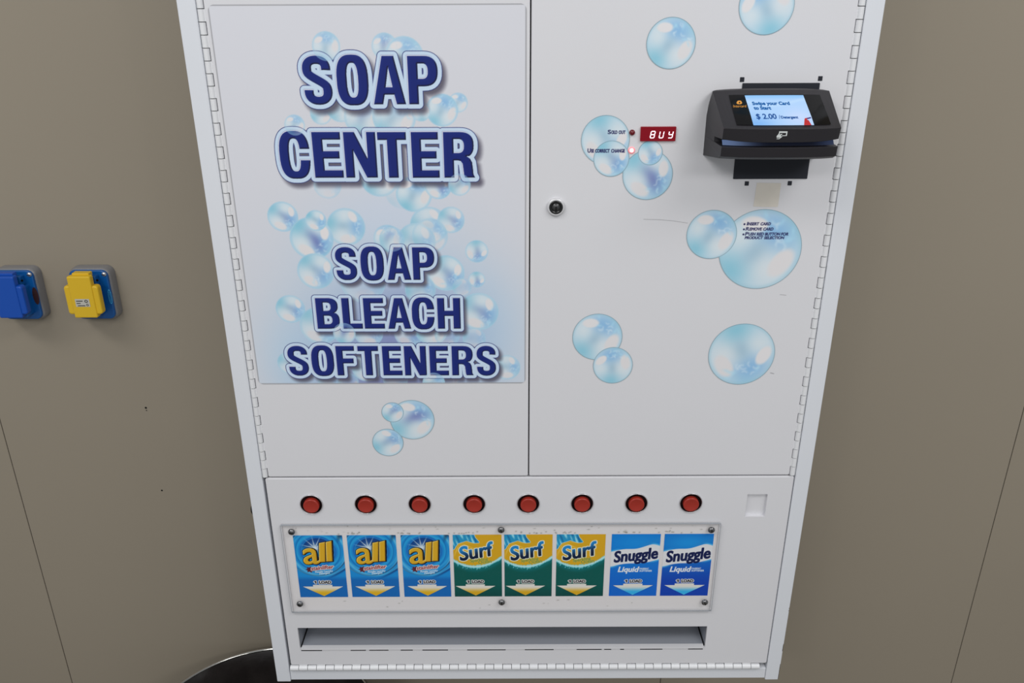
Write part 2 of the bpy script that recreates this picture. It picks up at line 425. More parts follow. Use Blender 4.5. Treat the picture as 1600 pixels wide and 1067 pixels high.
def glyph(ch):
    """(width, solids, holes)"""
    if ch == 'E': return .56, [[(0, 0), (.56, 0), (.56, .165), (.2, .165), (.2, .425), (.51, .425), (.51, .585), (.2, .585), (.2, .835), (.55, .835), (.55, 1), (0, 1)]], []
    if ch == 'F': return .54, [[(0, 0), (.2, 0), (.2, .415), (.5, .415), (.5, .58), (.2, .58), (.2, .835), (.54, .835), (.54, 1), (0, 1)]], []
    if ch == 'L': return .53, [[(0, 0), (.53, 0), (.53, .17), (.2, .17), (.2, 1), (0, 1)]], []
    if ch == 'H': return .64, [[(0, 0), (.2, 0), (.2, .42), (.44, .42), (.44, 0), (.64, 0), (.64, 1), (.44, 1), (.44, .59), (.2, .59), (.2, 1), (0, 1)]], []
    if ch == 'T': return .58, [[(.19, 0), (.39, 0), (.39, .83), (.58, .83), (.58, 1), (0, 1), (0, .83), (.19, .83)]], []
    if ch == 'N': return .64, [[(0, 0), (.18, 0), (.18, .6), (.425, 0), (.64, 0), (.64, 1), (.46, 1), (.46, .42), (.22, 1), (0, 1)]], []
    if ch == 'A': return .7, [[(0, 0), (.2, 0), (.245, .2), (.455, .2), (.5, 0), (.7, 0), (.475, 1), (.225, 1)]], [[(.275, .355), (.425, .355), (.35, .77)]]
    if ch == 'P': return .62, [[(0, 0), (.205, 0), (.205, .375)] + arc(.32, .6875, .3, .3125, -90, 90, 16, .8) + [(0, 1)]], [[(.205, .53)] + arc(.3, .6875, .115, .1575, -90, 90, 12, .8) + [(.205, .845)]]
    if ch == 'R': return .64, [[(0, 0), (.205, 0), (.205, .385), (.285, .385), (.345, .37), (.385, .31), (.4, .17), (.41, .06), (.43, 0), (.64, 0), (.605, .07), (.595, .2), (.58, .34), (.54, .42), (.47, .475)] + arc(.33, .715, .29, .285, -52, 90, 14, .8) + [(0, 1)]], [[(.205, .545)] + arc(.3, .6975, .12, .1525, -90, 90, 12, .8) + [(.205, .85)]]
    if ch == 'B': return .64, [[(0, 0)] + arc(.34, .28, .3, .28, -90, 52, 14, .8) + [(.5, .52)] + arc(.33, .745, .285, .255, -50, 90, 14, .8) + [(0, 1)]], [[(.205, .15)] + arc(.31, .29, .125, .14, -90, 90, 12, .8) + [(.205, .43)], [(.205, .585)] + arc(.3, .72, .115, .135, -90, 90, 12, .8) + [(.205, .855)]]
    o = arc(.32, .5, .32, .525, 0, 360, 56, .72)[:-1]; i = arc(.32, .5, .115, .36, 0, 360, 44, .72)[:-1]
    if ch == 'O': return .64, [o], [i]
    if ch == 'C': return .64, [o], [i, [(.33, .385), (.8, .385), (.8, .635), (.33, .635)]]
    if ch == 'S':
        c = arc(.32, .735, .215, .185, -6, 205, 26, .85) + arc(.33, .268, .215, .195, 30, -186, 26, .85)
        # the spine between the two bowls
        a = arc(.32, .735, .215, .185, -6, 205, 26, .85); b = arc(.33, .268, .215, .195, 30, -186, 26, .85)
        p0, p3 = np.array(a[-1]), np.array(b[0]); p1 = p0 + np.array((.06, -.09)); p2 = p3 + np.array((-.06, .09))
        sp = [tuple((1 - t) ** 3 * p0 + 3 * (1 - t) ** 2 * t * p1 + 3 * (1 - t) * t * t * p2 + t ** 3 * p3) for t in np.linspace(.12, .88, 9)]
        return .65, [strip(a + sp + b, .205, .17)], []

def word_sdf(xs, zs, items, margin):
    """items: (letter, x0, x1, z base, z top) in metres"""
    D = np.full((len(zs), len(xs)), margin, float)
    for ch, x0, x1, zb, zt in items:
        w, sol, hol = glyph(ch); sx = (x1 - x0) / w; sz = zt - zb
        T = lambda l: np.array([(x0 + a * sx, zb + b * sz) for a, b in l])
        a0 = max(0, np.searchsorted(xs, x0 - margin) - 1); a1 = np.searchsorted(xs, x1 + margin) + 1
        b0 = max(0, np.searchsorted(zs, zb - margin - .01) - 1); b1 = np.searchsorted(zs, zt + margin + .01) + 1
        X, Z = xs[a0:a1], zs[b0:b1]
        d = None
        for l in sol:
            q = sdf_loops(X, Z, [T(l)], margin); d = q if d is None else np.minimum(d, q)
        for l in hol: d = np.maximum(d, -sdf_loops(X, Z, [T(l)], margin))
        D[b0:b1, a0:a1] = np.minimum(D[b0:b1, a0:a1], d)
    return D

# the words as measured: (letters with left and right edges in the photo), top row, base row
WORDS = [
    ('SOAP', [(474, 518.8), (526.6, 575.8), (582.4, 633), (638, 684.5)], 87, 162.5, .0050),
    ('CENTER', [(437.5, 485), (490, 535), (539, 588.5), (591.5, 636), (643.5, 686), (693.5, 742)], 205.8, 277, .0050),
    ('SOAP', [(524.8, 557.8), (563.8, 600), (604.8, 641.8), (645, 679)], 385.5, 436.3, .0042),
    ('BLEACH', [(494.8, 530.4), (535.3, 565.8), (568.8, 600.6), (605.8, 641.6), (643.8, 679), (683.8, 719.5)], 464.8, 512.5, .0042),
    ('SOFTENERS', [(450.8, 482.2), (487.2, 522.3), (526.2, 555), (560.3, 592.2), (598.2, 628.2), (632.2, 666.4), (671.6, 701), (706.2, 739.8), (744.8, 775)], 539.6, 585.3, .0044),
]
def word_items(w):
    t, ex, top, base, halo = w; mid = (top + base) / 2; out = []
    for ch, (a, b) in zip(t, ex):
        xa, xb = P(a, mid)[0], P(b, mid)[0]
        out.append((ch, xa, xb, P((a + b) / 2, base)[1], P((a + b) / 2, top)[1]))
    return out

# poster bubbles in photo measure: x, y, radius, turn, violet, alpha
BACK = [(601, 72, 20, 30, .5, .7), (632, 88, 30, 10, 0, .75), (716, 160, 15, 0, 0, .75), (691, 172, 25, 5, 0, .85), (502, 177, 17, -20, 0, .75), (532, 168, 22, 0, 0, .7),
        (568, 183, 30, 20, .4, .7), (616, 182, 34, 0, 0, .75), (658, 174, 15, 50, 0, .7), (512, 288, 22, -60, 0, .45), (628, 300, 26, 0, 0, .25), (593, 276, 31, 0, 0, .75),
        (647, 303, 28, 10, 0, .9), (685, 290, 21, -90, .7, .85), (442.5, 338, 24, -85, .5, .85), (541, 354, 30, -60, 0, .85), (487.5, 372, 34, -93, 1, .95), (494, 344, 16.5, -85, 0, .9),
        (494, 423, 29, -95, .2, .85), (454.5, 482, 23, -80, .3, .85), (500, 508, 31, -95, .2, .75), (567, 438, 36, -60, .2, .6), (671, 352, 30, -50, .0, .75), (651, 377, 30, -70, .0, .75), (705, 343, 21, -80, .5, .75),
        (672, 368, 28, -20, 0, .55), (606, 372, 22, 20, .5, .8), (745, 392, 18, -130, .5, .8), (745, 436, 13, -130, .5, .8), (697, 426, 29, -100, .4, .9), (657, 452, 24, -40, 0, .7), (722, 448, 15, -40, 0, .5), (748, 486, 31, -80, .5, .85),
        (576, 519, 23, -60, .6, .75), (639, 520, 23, -90, .4, .7), (674, 514, 26, -30, .6, .8), (699, 522, 20, -60, 0, .6), (741, 528, 18, -60, 0, .6), (792, 573, 21, -60, 0, .75), (453, 566, 19, -70, 0, .7),
        (516, 592, 19, -60, 0, .65), (573, 574, 23, -60, .3, .8), (618, 590, 20, -60, .3, .7), (545, 596, 16, 0, 0, .6), (700, 590, 18, 0, .2, .6), (650, 566, 14, 0, .6, .6)]
FRONT = {0: [(510, 72, 22, 25, 0, .62)], 1: [(461, 195, 16, 10, 0, .62), (718, 288, 17.5, -15, 0, .62)], 2: [(613, 373, 20, -40, 0, .5)], 3: [(538.5, 520, 17.5, 20, .9, .66)], 4: [(678, 597, 17.5, -20, 0, .7)]}
def bubs(art, lst, k=1.0, **kw):
    for i, (x, y, r, ph, vi, al) in enumerate(lst):
        al *= k
        cx, cz = P(x, y); rad = P(x + r, y)[0] - cx
        art.bubble(cx, cz, rad, math.radians(ph), vi, al, rim=False, seed=i * 7 + int(x), **kw)

# ------------------------------------------------------------------ the room
def build_room():
    x0, x1 = -2.2, 2.2
    seams = [-2.2, -0.7765, 0.232, 0.732, 2.2]
    mb = MB()
    for a, b in zip(seams[:-1], seams[1:]):
        plate(mb, (a + .0006, b - .0006, 0.0, 2.7), WALL, WALL + .02, r=.0006, ch=.0006)
    mb.box(x0, x1, WALL + .0012, WALL + .03, 0, 2.7, 1)
    for (px, py, r) in ((228, 637, .0016), (253, 766, .0014), (229, 641, .0009)):
        x, z = P(px, py, WALL); mb.face(mb.vs([(a, WALL - .0003, b) for a, b in circle(x, z, r, 12)]), 2)
    o = mb.build('wall_back', [M['wall'], M['seam'], M['gap']], weld=False); o['kind'] = 'structure'
    mb = MB(); mb.box(x0, x1, -2.2, WALL + .03, -.05, 0)
    o = mb.build('floor', M['floor']); o['kind'] = 'structure'

# ------------------------------------------------------------------ the vending machine
ROOT = thing('soap_vending_machine', 'white steel soap vending machine with bubble stickers, mounted on the beige wall', 'vending machine', loc=(0, 0, 0))
Z0, Z1 = 0.6655, 1.86
DOOR_Z = (0.9985, 1.80)

def build_cabinet():
    mb = MB()
    # shell and front frame
    mb.box(-.35, -.347, 0.0138, WALL - .001, Z0, Z1); mb.box(.347, .35, 0.0138, WALL - .001, Z0, Z1)
    mb.box(-.347, .347, 0.0005, WALL - .001, Z1 - .003, Z1); mb.box(-.347, .347, 0.012, WALL - .001, Z0 + .003, Z0 + .006)
    mb.box(-.347, .347, WALL - .004, WALL - .001, Z0, Z1)
    plate(mb, (-.350, -.3311, Z0 - .0008, Z1), 0, .014, r=.0012, ch=.0009)
    plate(mb, (.3312, .350, Z0 - .0008, Z1), 0, .014, r=.0012, ch=.0009)
    plate(mb, (-.3306, .3307, Z0 + .002, .6852), .0008, .014, r=.0006, ch=.0006)
    plate(mb, (-.3294, .3307, 1.806, Z1), .0008, .014, r=.0006, ch=.0006)
    # dark inside seen through the joints
    mb.box(-.3315, .3325, .010, .013, .775, 1.806, 1); mb.box(-.3315, .3325, .010, .013, .6865, .7205, 1)
    mb.box(-.3315, -.3135, .010, .013, .7205, .775, 1); mb.box(.2445, .3325, .010, .013, .7205, .775, 1)
    mb.build('cabinet', [M['cabinet'], M['gap']], ROOT, weld=False)
    # black bolt head on the left side
    mb = MB(); x, z = P(396, 796, .05)
    n = 18; rings = []
    for r, t in ((.0001, -.3578), (.0035, -.3575), (.0052, -.3560), (.0056, -.353), (.0056, -.3499)):
        rings.append([(t - .0115, .05 + r * math.cos(2 * math.pi * k / n), z + 1.4 * r * math.sin(2 * math.pi * k / n)) for k in range(n)])
    rings.append([(-.3499, p[1], p[2]) for p in rings[-1]])
    mb.loops(rings, 0, True); mb.build('side_knob', M['wellblack'], ROOT)

def build_hinge(p0, p1, side, name='piano_hinge', r=.0033):
    """side: which way the door lies (+1 towards +x, or the panel above a level hinge)"""
    mb = MB(); pitch = .01225
    vert = abs(p0[0] - p1[0]) < 1e-6
    L = (p1[1] - p0[1]) if vert else (p1[0] - p0[0]); n = int(L / pitch)
    ys = .0004; m = 16
    pos = lambda off, y, t: (p0[0] + off, y, p0[1] + t) if vert else (p0[0] + t, y, p0[1] + off)
    for k in range(n):
        a = k * pitch; b = a + pitch - .0007
        q = lambda t, rr: [pos(rr * math.cos(2 * math.pi * j / m), ys + rr * math.sin(2 * math.pi * j / m), t) for j in range(m)]
        mb.loops([q(a, r), q(b, r)], 0, True)
        for t in (a, b): mb.poly(q(t, r))
        # the leaf of this knuckle reaches the door or the frame, in turn; a dark joint stays on the other side
        if k % 2: lo, hi = sorted((0, side * (.0050 if vert else .0064))); y0 = -.0006
        else: lo, hi = sorted((0, -side * .0048)); y0 = .0035
        c = [pos(lo, y0, a), pos(hi, y0, a), pos(hi, y0, b), pos(lo, y0, b)]; d = [(x, .004, z) for x, _, z in c]
        mb.poly(c); mb.poly([c[0], c[1], d[1], d[0]]); mb.poly([c[3], c[2], d[2], d[3]])
    q = lambda t, rr: [pos(rr * math.cos(2 * math.pi * j / m), ys + rr * math.sin(2 * math.pi * j / m), t) for j in range(m)]
    mb.loops([q(.0002, .0024), q(n * pitch - .001, .0024)], 1, True)
    return mb.build(name, [M['hinge'], M['gap']], ROOT, weld=False)

def build_doors():
    for nm, rect, holes in (('cabinet_door', (-.3230, -.0010, *DOOR_Z), ()), ('cabinet_door', (.0004, .3229, *DOOR_Z), ())):
        mb = MB(); plate(mb, rect, -.0012, .008, r=.0022, ch=.0010, holes=holes); mb.build(nm, M['paint'], ROOT, weld=True)
    build_hinge((-.3270, .9985), (-.3270, 1.80), +1)
    build_hinge((.3268, .9985), (.3268, 1.80), -1)
    build_hinge((-.3285, .6898), (.3305, .6898), +1, r=.0042)
    # scratches on the right-hand door
    sm = mat('scratch_grey', (165, 165, 168), 0.6)
    for pts, w in (([(1005, 342), (1030, 342.6), (1052, 344.5), (1074, 348)], .00022), ([(1203, 581.5), (1209, 583)], .0005), ([(1218, 459.5), (1228, 460.5)], .0003)):
        q = [P(*p) for p in pts]; mb = MB()
        for (a, b), (c, d) in zip(q[:-1], q[1:]): mb.poly([(a, -.00145, b - w), (c, -.00145, d - w), (c, -.00145, d + w), (a, -.00145, b + w)])
        mb.build('scratch', sm, ROOT)

# ---- poster
def build_poster():
    x0, x1, z0, z1 = -.3192, -.0045, 1.1262, 1.5408
    art = Art(x0, x1, z0, z1, .0008, base=(205, 206, 213))
    X, Z = art.X, art.Z
    def blob(px, py, rx, ry, col, a, p=2.0):
        cx, cz = P(px, py); sx = P(px + rx, py)[0] - cx; sz = cz - P(px, py + ry)[1]
        art.blend(col, a * np.exp(-((np.abs(X - cx) / sx) ** p + (np.abs(Z - cz) / sz) ** p)))
    blob(632, 545, 160, 108, (160, 197, 225), .95, 2.2); blob(590, 400, 120, 75, (180, 203, 224), .6)
    blob(470, 570, 55, 70, (168, 201, 226), .6); blob(610, 330, 90, 40, (196, 206, 222), .6); blob(750, 500, 55, 80, (170, 200, 224), .4)
    blob(625, 535, 95, 80, (124, 130, 176), .85); blob(610, 595, 90, 20, (112, 118, 168), .7); blob(655, 462, 40, 30, (150, 165, 200), .5)
    bubs(art, BACK, 1.15)
    # lettering: soft printed shadow below the words, then the words as sheets of their own
    for w in WORDS:
        it = word_items(w); halo = w[4]
        dx, dz = halo * .70, -halo * .95
        sh = [(c, a + dx, b + dx, p + dz, q + dz) for c, a, b, p, q in it]
        d = word_sdf(art.xs, art.zs, sh, halo * 2.6) - halo
        art.blend((78, 74, 90), .85 * sstep(halo * .75, -halo * .75, d))
    for lst in FRONT.values(): bubs(art, lst, 1.35)
    bd = np.minimum(np.minimum(X - x0, x1 - X), np.minimum(Z - z0, z1 - Z))
    art.blend((150, 150, 154), .8 * (bd < .0009))
    cr = .006; cornx = np.maximum(np.abs(X - (x0 + x1) / 2) - ((x1 - x0) / 2 - cr), 0); cornz = np.maximum(np.abs(Z - (z0 + z1) / 2) - ((z1 - z0) / 2 - cr), 0)
    mask = np.hypot(cornx, cornz) - cr
    post = art.mesh('poster', M['print'], ROOT, y=-.00165, mask=mask)
    post['label'] = 'printed bubble poster reading SOAP CENTER on the left door'
    for i, w in enumerate(WORDS):
        it = word_items(w); halo = w[4]; line = .0007; mg = halo + .0025
        ax0 = min(t[1] for t in it) - mg; ax1 = max(t[2] for t in it) + mg; az0 = min(t[3] for t in it) - mg - .002; az1 = max(t[4] for t in it) + mg + .002
        a = Art(ax0, ax1, az0, az1, .00042, base=(58, 64, 120))
        d = word_sdf(a.xs, a.zs, it, mg)
        a.blend((190, 209, 229), a.cover(d - halo + line))
        gz, gx = np.gradient(d, a.zs, a.xs); gl = np.hypot(gx, gz) + 1e-9
        lit = (-gx * .75 + gz * .66) / gl                                # outline facing up-left
        bv = .00105 if i < 2 else .0008
        a.blend((96, 98, 140), sstep(-.1, .5, lit) * np.clip(1 - np.abs(d - bv * 1.0) / (bv * .4), 0, 1) * .45)
        a.blend((222, 212, 222), sstep(.1, .6, lit) * np.clip(1 - np.abs(d - bv * .42) / (bv * .42), 0, 1) * .95)
        a.blend((17, 33, 108), a.cover(d))
        a.blend((32, 50, 132), a.cover(d) * .25 * sstep(-.004, -.001, d) * sstep(0, .6, lit))
        a.blend((12, 14, 48), a.cover(d) * sstep(.0, .55, -lit) * sstep(-bv * 2.0, -bv * .4, d))
        bubs(a, FRONT[i], .85)
        o = a.mesh('lettering', M['print'], post, y=-.0019, mask=d - halo)
        o['label'] = 'dark blue word %s outlined in pale blue' % w[0]

# ---- bubble stickers
def sticker(circles, label, text=None, res=.00045, y=-.0016, art_cb=None, name='bubble_sticker'):
    cs = []
    for (x, yy, r, ph, vi) in circles:
        cx, cz = P(x, yy); cs.append((cx, cz, P(x + r, yy)[0] - cx, ph, vi))
    x0 = min(c[0] - c[2] for c in cs) - .002; x1 = max(c[0] + c[2] for c in cs) + .002
    z0 = min(c[1] - c[2] for c in cs) - .002; z1 = max(c[1] + c[2] for c in cs) + .002
    a = Art(x0, x1, z0, z1, res, base=(150, 165, 172))
    mask = None
    for i, (cx, cz, r, ph, vi) in enumerate(cs):
        a.bubble(cx, cz, r, math.radians(ph), vi, 1.0, rim=True, seed=int(cx * 1000) + i)
        m = a.disc(cx, cz, r); mask = m if mask is None else np.minimum(mask, m)
    if art_cb: art_cb(a)
    o = a.mesh(name, M['print'], ROOT, y=y, mask=mask); o['label'] = label
    return o

def line_text(a, t, px0, px1, py_base, cap_px, col, bold=.00028, shear=0.0):
    x0, z = P(px0, py_base); x1, _ = P(px1, py_base); cap = P(px0, py_base - cap_px)[1] - z
    sd = a.text(t, x0, x1, z, cap, bold=bold, shear=shear, margin=.003); a.fill(sd, col)

def small_caps(a, words, py_base, cap_px, small_px, col, bold=.00028, shear=0.0):
    """words: (text, px0, px1, big first letter width or 0)"""
    for t, px0, px1, bw in words:
        if bw:
            line_text(a, t[0], px0, px0 + bw, py_base, cap_px, col, bold, shear)
            line_text(a, t[1:], px0 + bw + 1.0, px1, py_base, small_px, col, bold, shear)
        else: line_text(a, t, px0, px1, py_base, small_px, col, bold, shear)

INK = (28, 28, 80)
def build_stickers():
    sticker([(1048, 67.5, 38.5, 0, 0)], 'single bubble sticker left of the card reader, near the top of the door')
    sticker([(1197.3, 8.5, 43.4, 60, 0)], 'bubble sticker above the card reader, cut by the top of the photo')
    def cb1(a):
        small_caps(a, [('SOLD', 949.5, 964.0, 4.6), ('OUT', 966.5, 976.6, 0)], 208.8, 6.0, 5.0, INK, bold=.00022)
        small_caps(a, [('USE', 918.0, 927.6, 4.6), ('CORRECT', 929.8, 952.0, 0), ('CHANGE', 954.8, 975.7, 0)], 237.8, 6.0, 5.0, INK, bold=.00022)
    sticker([(945.7, 218.5, 38, -115, 0), (1011.6, 273, 39.2, -93, 1), (955, 247.6, 28, -95, .35), (1015.8, 238.5, 19.3, -110, .2)], 'cluster of four bubbles printed SOLD OUT and USE CORRECT CHANGE', art_cb=cb1)
    def cb2(a):
        kw = dict(bold=.00022, shear=.16)
        for by, bx in ((351.3, 1162.6), (359.4, 1161.8), (367.2, 1161.0)):
            cx, cz = P(bx, by - 1.6); a.fill(a.disc(cx, cz, .0011), INK)
        small_caps(a, [('INSERT', 1166.2, 1184.5, 1.0), ('CARD', 1187.5, 1203.0, 0)], 351.3, 5.0, 4.2, INK, **kw)
        small_caps(a, [('REMOVE', 1164.5, 1189.0, 4.8), ('CARD', 1191.5, 1207.0, 0)], 359.4, 5.0, 4.2, INK, **kw)
        small_caps(a, [('PUSH', 1163.5, 1179.0, 4.2), ('RED', 1181.6, 1192.2, 0), ('BUTTON', 1194.5, 1217.2, 0), ('FOR', 1219.5, 1230.5, 0)], 367.2, 5.0, 4.2, INK, **kw)
        small_caps(a, [('PRODUCT', 1163.0, 1190.6, 0), ('SELECTION', 1193.2, 1223.6, 0)], 372.8, 5.0, 4.0, INK, **kw)
    sticker([(1187.2, 389.5, 64.3, -8, 0), (1111.5, 366, 39.3, 0, 0)], 'pair of bubbles with the card instructions printed on the larger one', art_cb=cb2)
    sticker([(933.2, 525.8, 39, 0, 0), (957.4, 570, 31, 40, 0)], 'two overlapping bubbles low on the right door below the lock')
    sticker([(1158.2, 553, 51.8, -118, 0)], 'single large bubble sticker low beside the right hinge')
    sticker([(644.4, 655, 34.6, -12, 1), (613.8, 643.2, 17.4, 0, .5), (606.4, 690.3, 24.3, -20, .3)], 'three overlapping bubbles on the left door below the poster')

# ---- lower panel, buttons, labels
BUT_X = [-.2734, -.2048, -.1371, -.0686, -.0005, .0672, .1354, .2040]; BUT_Z = .9583
def build_panel():
    mb = MB()
    holes = [circle(x, BUT_Z, .0136, 30) for x in BUT_X]
    holes.append(rrect(.2743, .2996, .9368, .9702, .0008, 3))
    slot = rrect(-.3118, .2422, .7247, .7606, .0006, 2); holes.append(slot)
    plate(mb, (-.3278, .3299, .6953, .9962), -.0008, .008, r=.003, ch=.0014, holes=holes, hole_depth=.004)
    # floor of the square recess
    mb.poly([(.2743, .004, .9368), (.2996, .004, .9368), (.2996, .004, .9702), (.2743, .004, .9702)])
    mb.build('front_panel', M['paint'], ROOT, weld=False)
    # tray behind the slot
    mb = MB(); w = .003
    x0, x1, zf, zt = -.3105, .2410, .7235, .7625
    mb.box(x0 + .0010, x1 - .0010, -.0024, .0035, zf, zf + .0032, 2)        # rolled lip
    mb.poly([(x0, .0035, zf + .003), (x1, .0035, zf + .003), (x1, .085, zf + .001), (x0, .085, zf + .001)])
    for xx in (x0 - .0008, x1 + .0008): mb.poly([(xx, .003, zf), (xx, .085, zf), (xx, .085, zt + .02), (xx, .003, zt + .02)])
    mb.poly([(x0 - .001, .085, zf), (x1 + .001, .085, zf), (x1 + .001, .085, zt + .02), (x0 - .001, .085, zt + .02)], 0)
    mb.poly([(x0 - .001, .003, zt + .0202), (x1 + .001, .003, zt + .0202), (x1 + .001, .085, zt + .0202), (x0 - .001, .085, zt + .0202)], 0)
    for xa, xb in ((x0 - .0004, x0 + .001), (x1 - .001, x1 + .0004)): mb.box(xa, xb, .0015, .07, zf + .0010, zf + .0030, 1)
    # open joints under the lip
    for a, b in ((.466, .503), (.5477, .5715), (.577, .607), (.626, .645), (.66, .70), (.73, .79), (.82, .865), (.901, .940), (.944, .955), (.969, .975), (1.0, 1.035), (1.075, 1.098)):
        xa = P(a * 1000, 1012)[0]; xb = P(b * 1000, 1012)[0]
        mb.box(max(xa, x0), min(xb, x1), -.0010, .0, zf - .0029, zf - .0015, 1)
    mb.build('dispensing_tray', [M['tray'], M['gap'], M['paint']], ROOT, weld=False)

def copy_tree(o, parent=None):
    c = o.copy(); C.objects.link(c)
    if parent: c.parent = parent
    for ch in o.children: copy_tree(ch, c)
    return c

def build_buttons():
    mb = MB()
    mb.lathe(0, 0, [(.0144, .0), (.0144, -.0012), (.0141, -.0017), (.0137, -.0017), (.0134, -.0011)], 44, mis=[0, 0, 0, 0])
    mb.lathe(0, 0, [(.0134, -.0011), (.0131, -.0006), (.0126, .0006), (.0122, .0016), (.001, .0017)], 44, mi=1)
    bz = mb.build('push_button', [M['chrome'], M['wellblack']], ROOT)
    mb = MB(); mb.lathe(0, 0, [(.0100, .0016), (.0100, -.0024), (.0098, -.0033), (.0091, -.0038), (.0082, -.0038), (.0073, -.0035), (.0001, -.0034)], 40)
    cap = mb.build('button_cap', M['red'], bz); cap.location = (0, 0, -.0012)
    for i, x in enumerate(BUT_X):
        b = bz if i == 0 else copy_tree(bz, ROOT)
        b.location = (x, -.0010, BUT_Z)

def label_common(a, tip, dark, shift=0.0):
    W, H = .0625, .0985
    A = lambda pts: [(x * W, y * H) for x, y in pts]
    sx = shift
    arrow = A([(.075 + sx, .177), (.29 + sx, .177), (.29 + sx, .205), (.695 + sx, .205), (.695 + sx, .177), (.92 + sx, .177), (.50 + sx, .016)])
    sd = a.poly(arrow, .004)
    gr = sstep(.165, .06, a.Z / H)
    col = np.array((214, 212, 206))[None, None] + (np.array(tip) - np.array((214, 212, 206)))[None, None] * (gr * sstep(.01, .06, a.Z / H + .02))[..., None]
    c = a.cover(sd); a.C += (col - a.C) * c[..., None]
    edge = np.clip(1 - np.abs(sd - .0003) / .0006, 0, 1); a.blend(dark, edge * .5)
    t = a.text('LOAD', (.43 + sx) * W, (.67 + sx) * W, .225 * H, .0042, bold=.00030, margin=.004)
    one = np.minimum(a.poly(A([(.342 + sx, .225), (.370 + sx, .225), (.370 + sx, .268), (.346 + sx, .268), (.318 + sx, .258), (.318 + sx, .249), (.342 + sx, .255)]), .004), t)
    a.fill(one - .0009, (212, 212, 210)); a.fill(one, (26, 24, 34))

def label_base(col):
    return Art(0, .0625, 0, .0985, .00036, base=col)

def art_all():
    a = label_base((24, 134, 205)); W, H = .0625, .0985; X, Z = a.X / W, a.Z / H
    cx, cz = .475 * W, .748 * H; R = np.hypot(a.X - cx, a.Z - cz); th = np.arctan2(a.Z - cz, a.X - cx)
    a.blend((18, 100, 176), sstep(.36, .27, Z))
    for q, wd, col, al in ((.0232, .0012, (80, 178, 222), .7), (.0262, .0018, (40, 160, 216), .8), (.0300, .0008, (14, 100, 172), .7), (.0325, .0012, (70, 176, 222), .55), (.0362, .0016, (120, 200, 230), .6), (.0383, .0009, (14, 60, 110), .8), (.0405, .0010, (110, 190, 220), .5)):
        a.blend(col, al * np.exp(-((R + .0015 * np.sin(th * 2 + q * 900) - q) / wd) ** 2) * sstep(.04, .3, Z))
    a.blend((16, 50, 78), .85 * sstep(.12, .0, np.abs(X - .93 + .9 * (1.0 - Z))) * sstep(.80, .9, Z) * sstep(.85, .95, X))
    a.blend((14, 60, 120), .8 * np.exp(-((Z - .30 - .45 * np.maximum(X - .55, 0) ** 1.3 + .0 * X) / .018) ** 2) * sstep(.5, .9, X))
    a.blend((18, 98, 180), .9 * np.exp(-((R - .0222) / .0016) ** 2))
    a.fill(R - .0205, (14, 62, 130))
    disc = a.cover(R - .0205)
    a.blend((24, 140, 205), disc * sstep(.2, -.5, np.sin(th + .5)))
    sx, sz = .42 * W, .80 * H; R2 = np.hypot(a.X - sx, a.Z - sz); th2 = np.arctan2(a.Z - sz, a.X - sx)
    rays = np.clip(np.cos(th2 * 11) * 3 - 2.1, 0, 1)
    a.blend((215, 228, 232), .95 * np.exp(-(R2 / .0062) ** 2) + .9 * rays * sstep(.022, .006, R2) * (a.Z > sz - .002))
    def letters(dx, grow, col, al=1.0):
        s1 = a.text('a', .165 * W + dx, .475 * W + dx, .545 * H, .0352, bold=.00075, rot=.055, shear=.06, margin=.009)
        sd = np.minimum(s1, np.minimum(a.poly([(.475 * W + dx, .573 * H), (.600 * W + dx, .579 * H), (.640 * W + dx, .895 * H), (.515 * W + dx, .878 * H)], .009), a.poly([(.625 * W + dx, .583 * H), (.750 * W + dx, .588 * H), (.775 * W + dx, .913 * H), (.655 * W + dx, .893 * H)], .009)))
        a.fill(sd - grow, col, al); return sd
    letters(.0009, .0011, (14, 16, 26)); sd = letters(0, .0009, (18, 18, 24)); sd = letters(0, 0.0, (206, 162, 38))
    gz, gx = np.gradient(sd, a.zs, a.xs); lit = (gz - gx) / (np.hypot(gx, gz) + 1e-9)
    a.blend((234, 214, 140), .75 * a.cover(sd) * sstep(.3, 1, lit) * sstep(-.0014, -.0004, sd))
    a.blend((150, 108, 18), .6 * a.cover(sd) * sstep(.3, 1, -lit) * sstep(-.0016, -.0003, sd))
    # burst behind the red word
    star = [(.27 + .1 * math.cos(t) * (1 if k % 2 else .6), .455 + .055 * math.sin(t) * (1 if k % 2 else .6)) for k, t in enumerate(np.linspace(0, 2 * math.pi, 15)[:-1])]
    a.fill(a.poly([(x * W, z * H) for x, z in star], .004), (92, 34, 44))
    s = a.text('stainlifter', .295 * W, .755 * W, .443 * H, .0058, bold=.00022, shear=.2, rot=.10, margin=.004)
    a.fill(s - .00075, (222, 214, 214)); a.fill(s, (142, 40, 40))
    a.fill(a.text('Powder Laundry', .37 * W, .735 * W, .400 * H, .0027, bold=.00012, shear=.2, rot=.09, margin=.003), (216, 224, 228))
    a.fill(a.text('Detergent', .45 * W, .67 * W, .375 * H, .0027, bold=.00012, shear=.2, rot=.09, margin=.003), (216, 224, 228))
    label_common(a, (212, 168, 30), (10, 70, 140)); return a

